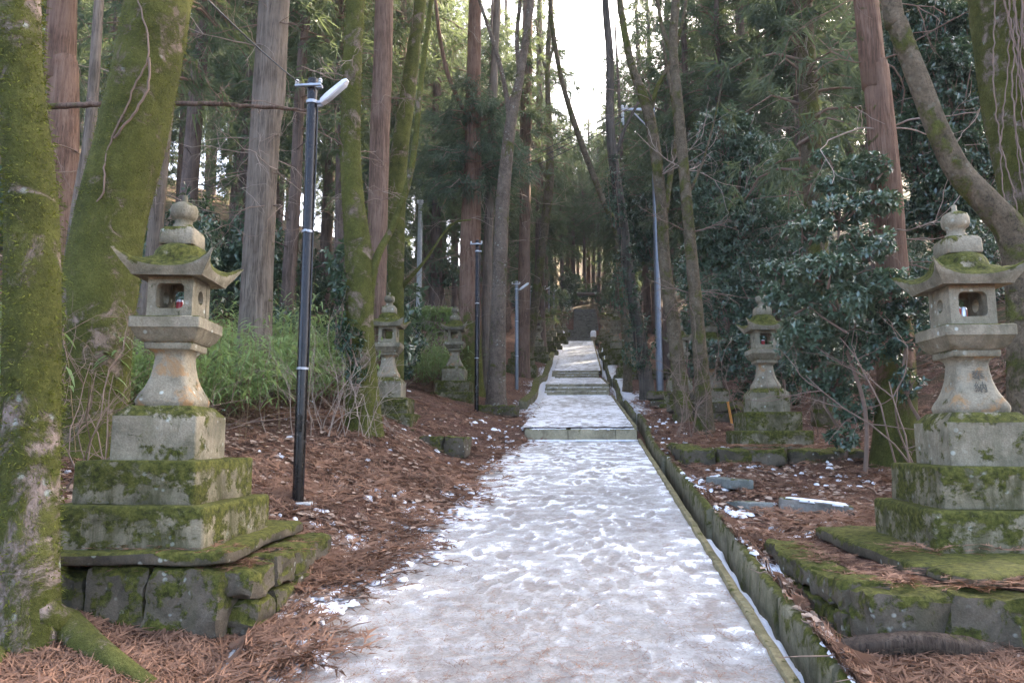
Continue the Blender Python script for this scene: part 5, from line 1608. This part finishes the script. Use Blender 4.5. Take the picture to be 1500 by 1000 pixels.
for q in range(4):
    w = rr.uniform(.3, .42); c = rr.uniform(.05, .25)
    Vt = np.array([(0, 0, .02), (.35, w, c), (.35, -w, c * .6), (.75, w * .7, c * .8), (.75, -w * .7, c), (1, 0, .05), (.4, 0, .0), (.75, 0, .01)])
    lf.append((Vt, LEAFT.copy() if False else np.array([(0, 6, 1), (0, 2, 6), (6, 7, 3), (6, 3, 1), (6, 2, 4), (6, 4, 7), (7, 5, 3), (7, 4, 5)])))
xs, ys = sample(9500, rr, 3.0, 15, lambda x, y: off_path(x, y) * .8)
V, T, A = scatter(lf, xs, ys, .068, rr, (.005, .04))
tag(link('fallen_leaves', mesh('fallen_leaves', V, [T], False, {'var': A}), M['dead_leaf']), 'curled dead leaves among the brown cedar litter', 'leaves', kind='stuff')
pl = []
for (x0, x1, y0, y1, z_, n_) in ((-3.45, -1.98, 4.28, 4.62, .87, 170), (-2.16, -1.98, 4.4, 5.5, .875, 90), (-3.3, -2.1, 4.25, 4.5, .98, 60), (1.44, 1.75, 4.2, 5.6, .875, 120), (1.6, 3.6, 4.05, 4.5, .885, 260), (1.8, 3.4, 4.7, 4.9, .965, 60), (1.5, 3.4, 9.7, 10.6, 1.52, 260)):
    X_, Y_ = rr.uniform(x0, x1, n_), rr.uniform(y0, y1, n_)
    V, T, A = scatter(SPR, X_, Y_, .15, rr, (.0, .03), 1.0, lambda a, b, z_=z_: np.full(a.shape, z_), None); pl.append((V, T, A))
mb = MB()
for V, T, A in pl: mb.add(V, None, T, A)
tag(link('platform_litter', mb.mesh('platform_litter'), M['litter']), 'brown cedar sprigs caught on the stone platforms', 'litter', kind='stuff')
tw = MB(); xs, ys = sample(420, rr, 3.0, 15, lambda x, y: off_path(x, y))
for x_, y_ in zip(xs, ys):
    L_ = rr.uniform(.08, .38); a_ = rr.uniform(0, 6.28); q = np.linspace(0, 1, 4)[:, None]
    p_ = np.array([[x_, y_, 0]]) + q * np.array([[math.cos(a_) * L_, math.sin(a_) * L_, 0]]) + rr.normal(size=(4, 3)) * .012
    p_[:, 2] = surface(p_[:, 0], p_[:, 1]) + .025 + rr.uniform(0, .02, 4)
    tw.add(*tube(p_, np.array([.006, .005, .004, .002]) * rr.uniform(.6, 1.6), 4, False), a=rr.uniform())
tag(link('fallen_twigs', tw.mesh('fallen_twigs', True), M['twig']), 'thin fallen twigs lying on the litter', 'twigs', kind='stuff')
# bits on the path itself
def path_surf(x, y): return path_z(y) + .014
def on_path(x, y):
    le = left_edge(y)
    return ((x > le + .02) & (x < GX0 - .03) & (y < Y1 - .05)) * (.30 + .70 * np.exp(-np.maximum(0, x - le) / .28) + .10 * (fbm(x * 2, y * 2, seed=98, octaves=2) > .1))
bits = []
for q in range(5):
    V_, T_ = SPR[q]; bits.append((V_[:9 + 9 * (q % 3)], T_[:3 + 3 * (q % 3)]))
xs, ys = sample(6500, rr, 3.2, 12.6, on_path)
V, T, A = scatter(bits, xs, ys, .07, rr, (.0, .008), .5, path_surf)
tag(link('path_litter', mesh('path_litter', V, [T], False, {'var': A}), M['litter']), 'small brown needle bits strewn over the snowy path', 'litter', kind='stuff')
# snow crumbs along the path edges and on the banks
cr_t = []
for q in range(4):
    k_ = 7; a = np.arange(k_) / k_ * 2 * np.pi; rad = 1 + .35 * rr.normal(size=k_)
    Vt = np.vstack([np.stack([rad * np.cos(a), .7 * rad * np.sin(a), np.full(k_, -.25)], -1), np.stack([.62 * rad * np.cos(a), .45 * rad * np.sin(a), .16 + .08 * rr.normal(size=k_)], -1), [[0, 0, .22]]])
    j = np.arange(k_); kx = (j + 1) % k_
    cr_t.append((Vt, np.vstack([np.stack([j, kx, kx + k_], -1), np.stack([j, kx + k_, j + k_], -1), np.stack([j + k_, kx + k_, np.full(k_, 2 * k_)], -1)])))
def d_snow(x, y):
    le = left_edge(y)
    return off_path(x, y) * np.where(x < 0, np.exp(-np.maximum(0, le - x) / .35) + .03, .7 * np.exp(-np.maximum(0, x - KX) / .8) + .02) * (fbm(x * 1.6, y * 1.6, seed=99, octaves=3) > -.05)
xs, ys = sample(3600, rr, 3.0, 20, d_snow)
V, T, A = scatter(cr_t, xs, ys, .034, rr, (.008, .018))
tag(link('snow_crumbs', mesh('snow_crumbs', V, [T], True, {'var': A}), M['snow']), 'crumbs of old snow along the edges of the path', 'snow', kind='stuff')

# ---------------------------------------------------------------- thin winter haze under the trees
def haze(density):
    m = bpy.data.materials.new('haze'); m.use_nodes = True
    nt = m.node_tree
    for n in list(nt.nodes):
        if n.type != 'OUTPUT_MATERIAL': nt.nodes.remove(n)
    v = nt.nodes.new('ShaderNodeVolumePrincipled')
    v.inputs['Color'].default_value = (.86, .90, .95, 1); v.inputs['Density'].default_value = density
    v.inputs['Anisotropy'].default_value = .3
    nt.links.new(v.outputs[0], nt.nodes['Material Output'].inputs['Volume'])
    V = np.array([(x, y, z) for x in (-240, 240) for y in (-40, 330) for z in (-8, 175)], float)
    Q = np.array([(0, 1, 3, 2), (4, 6, 7, 5), (0, 4, 5, 1), (2, 3, 7, 6), (0, 2, 6, 4), (1, 5, 7, 3)])
    o = link('haze', mesh('haze', V, [Q]), m)
    tag(o, 'thin pale haze hanging under the trees', 'haze', kind='stuff')
haze(.0007)
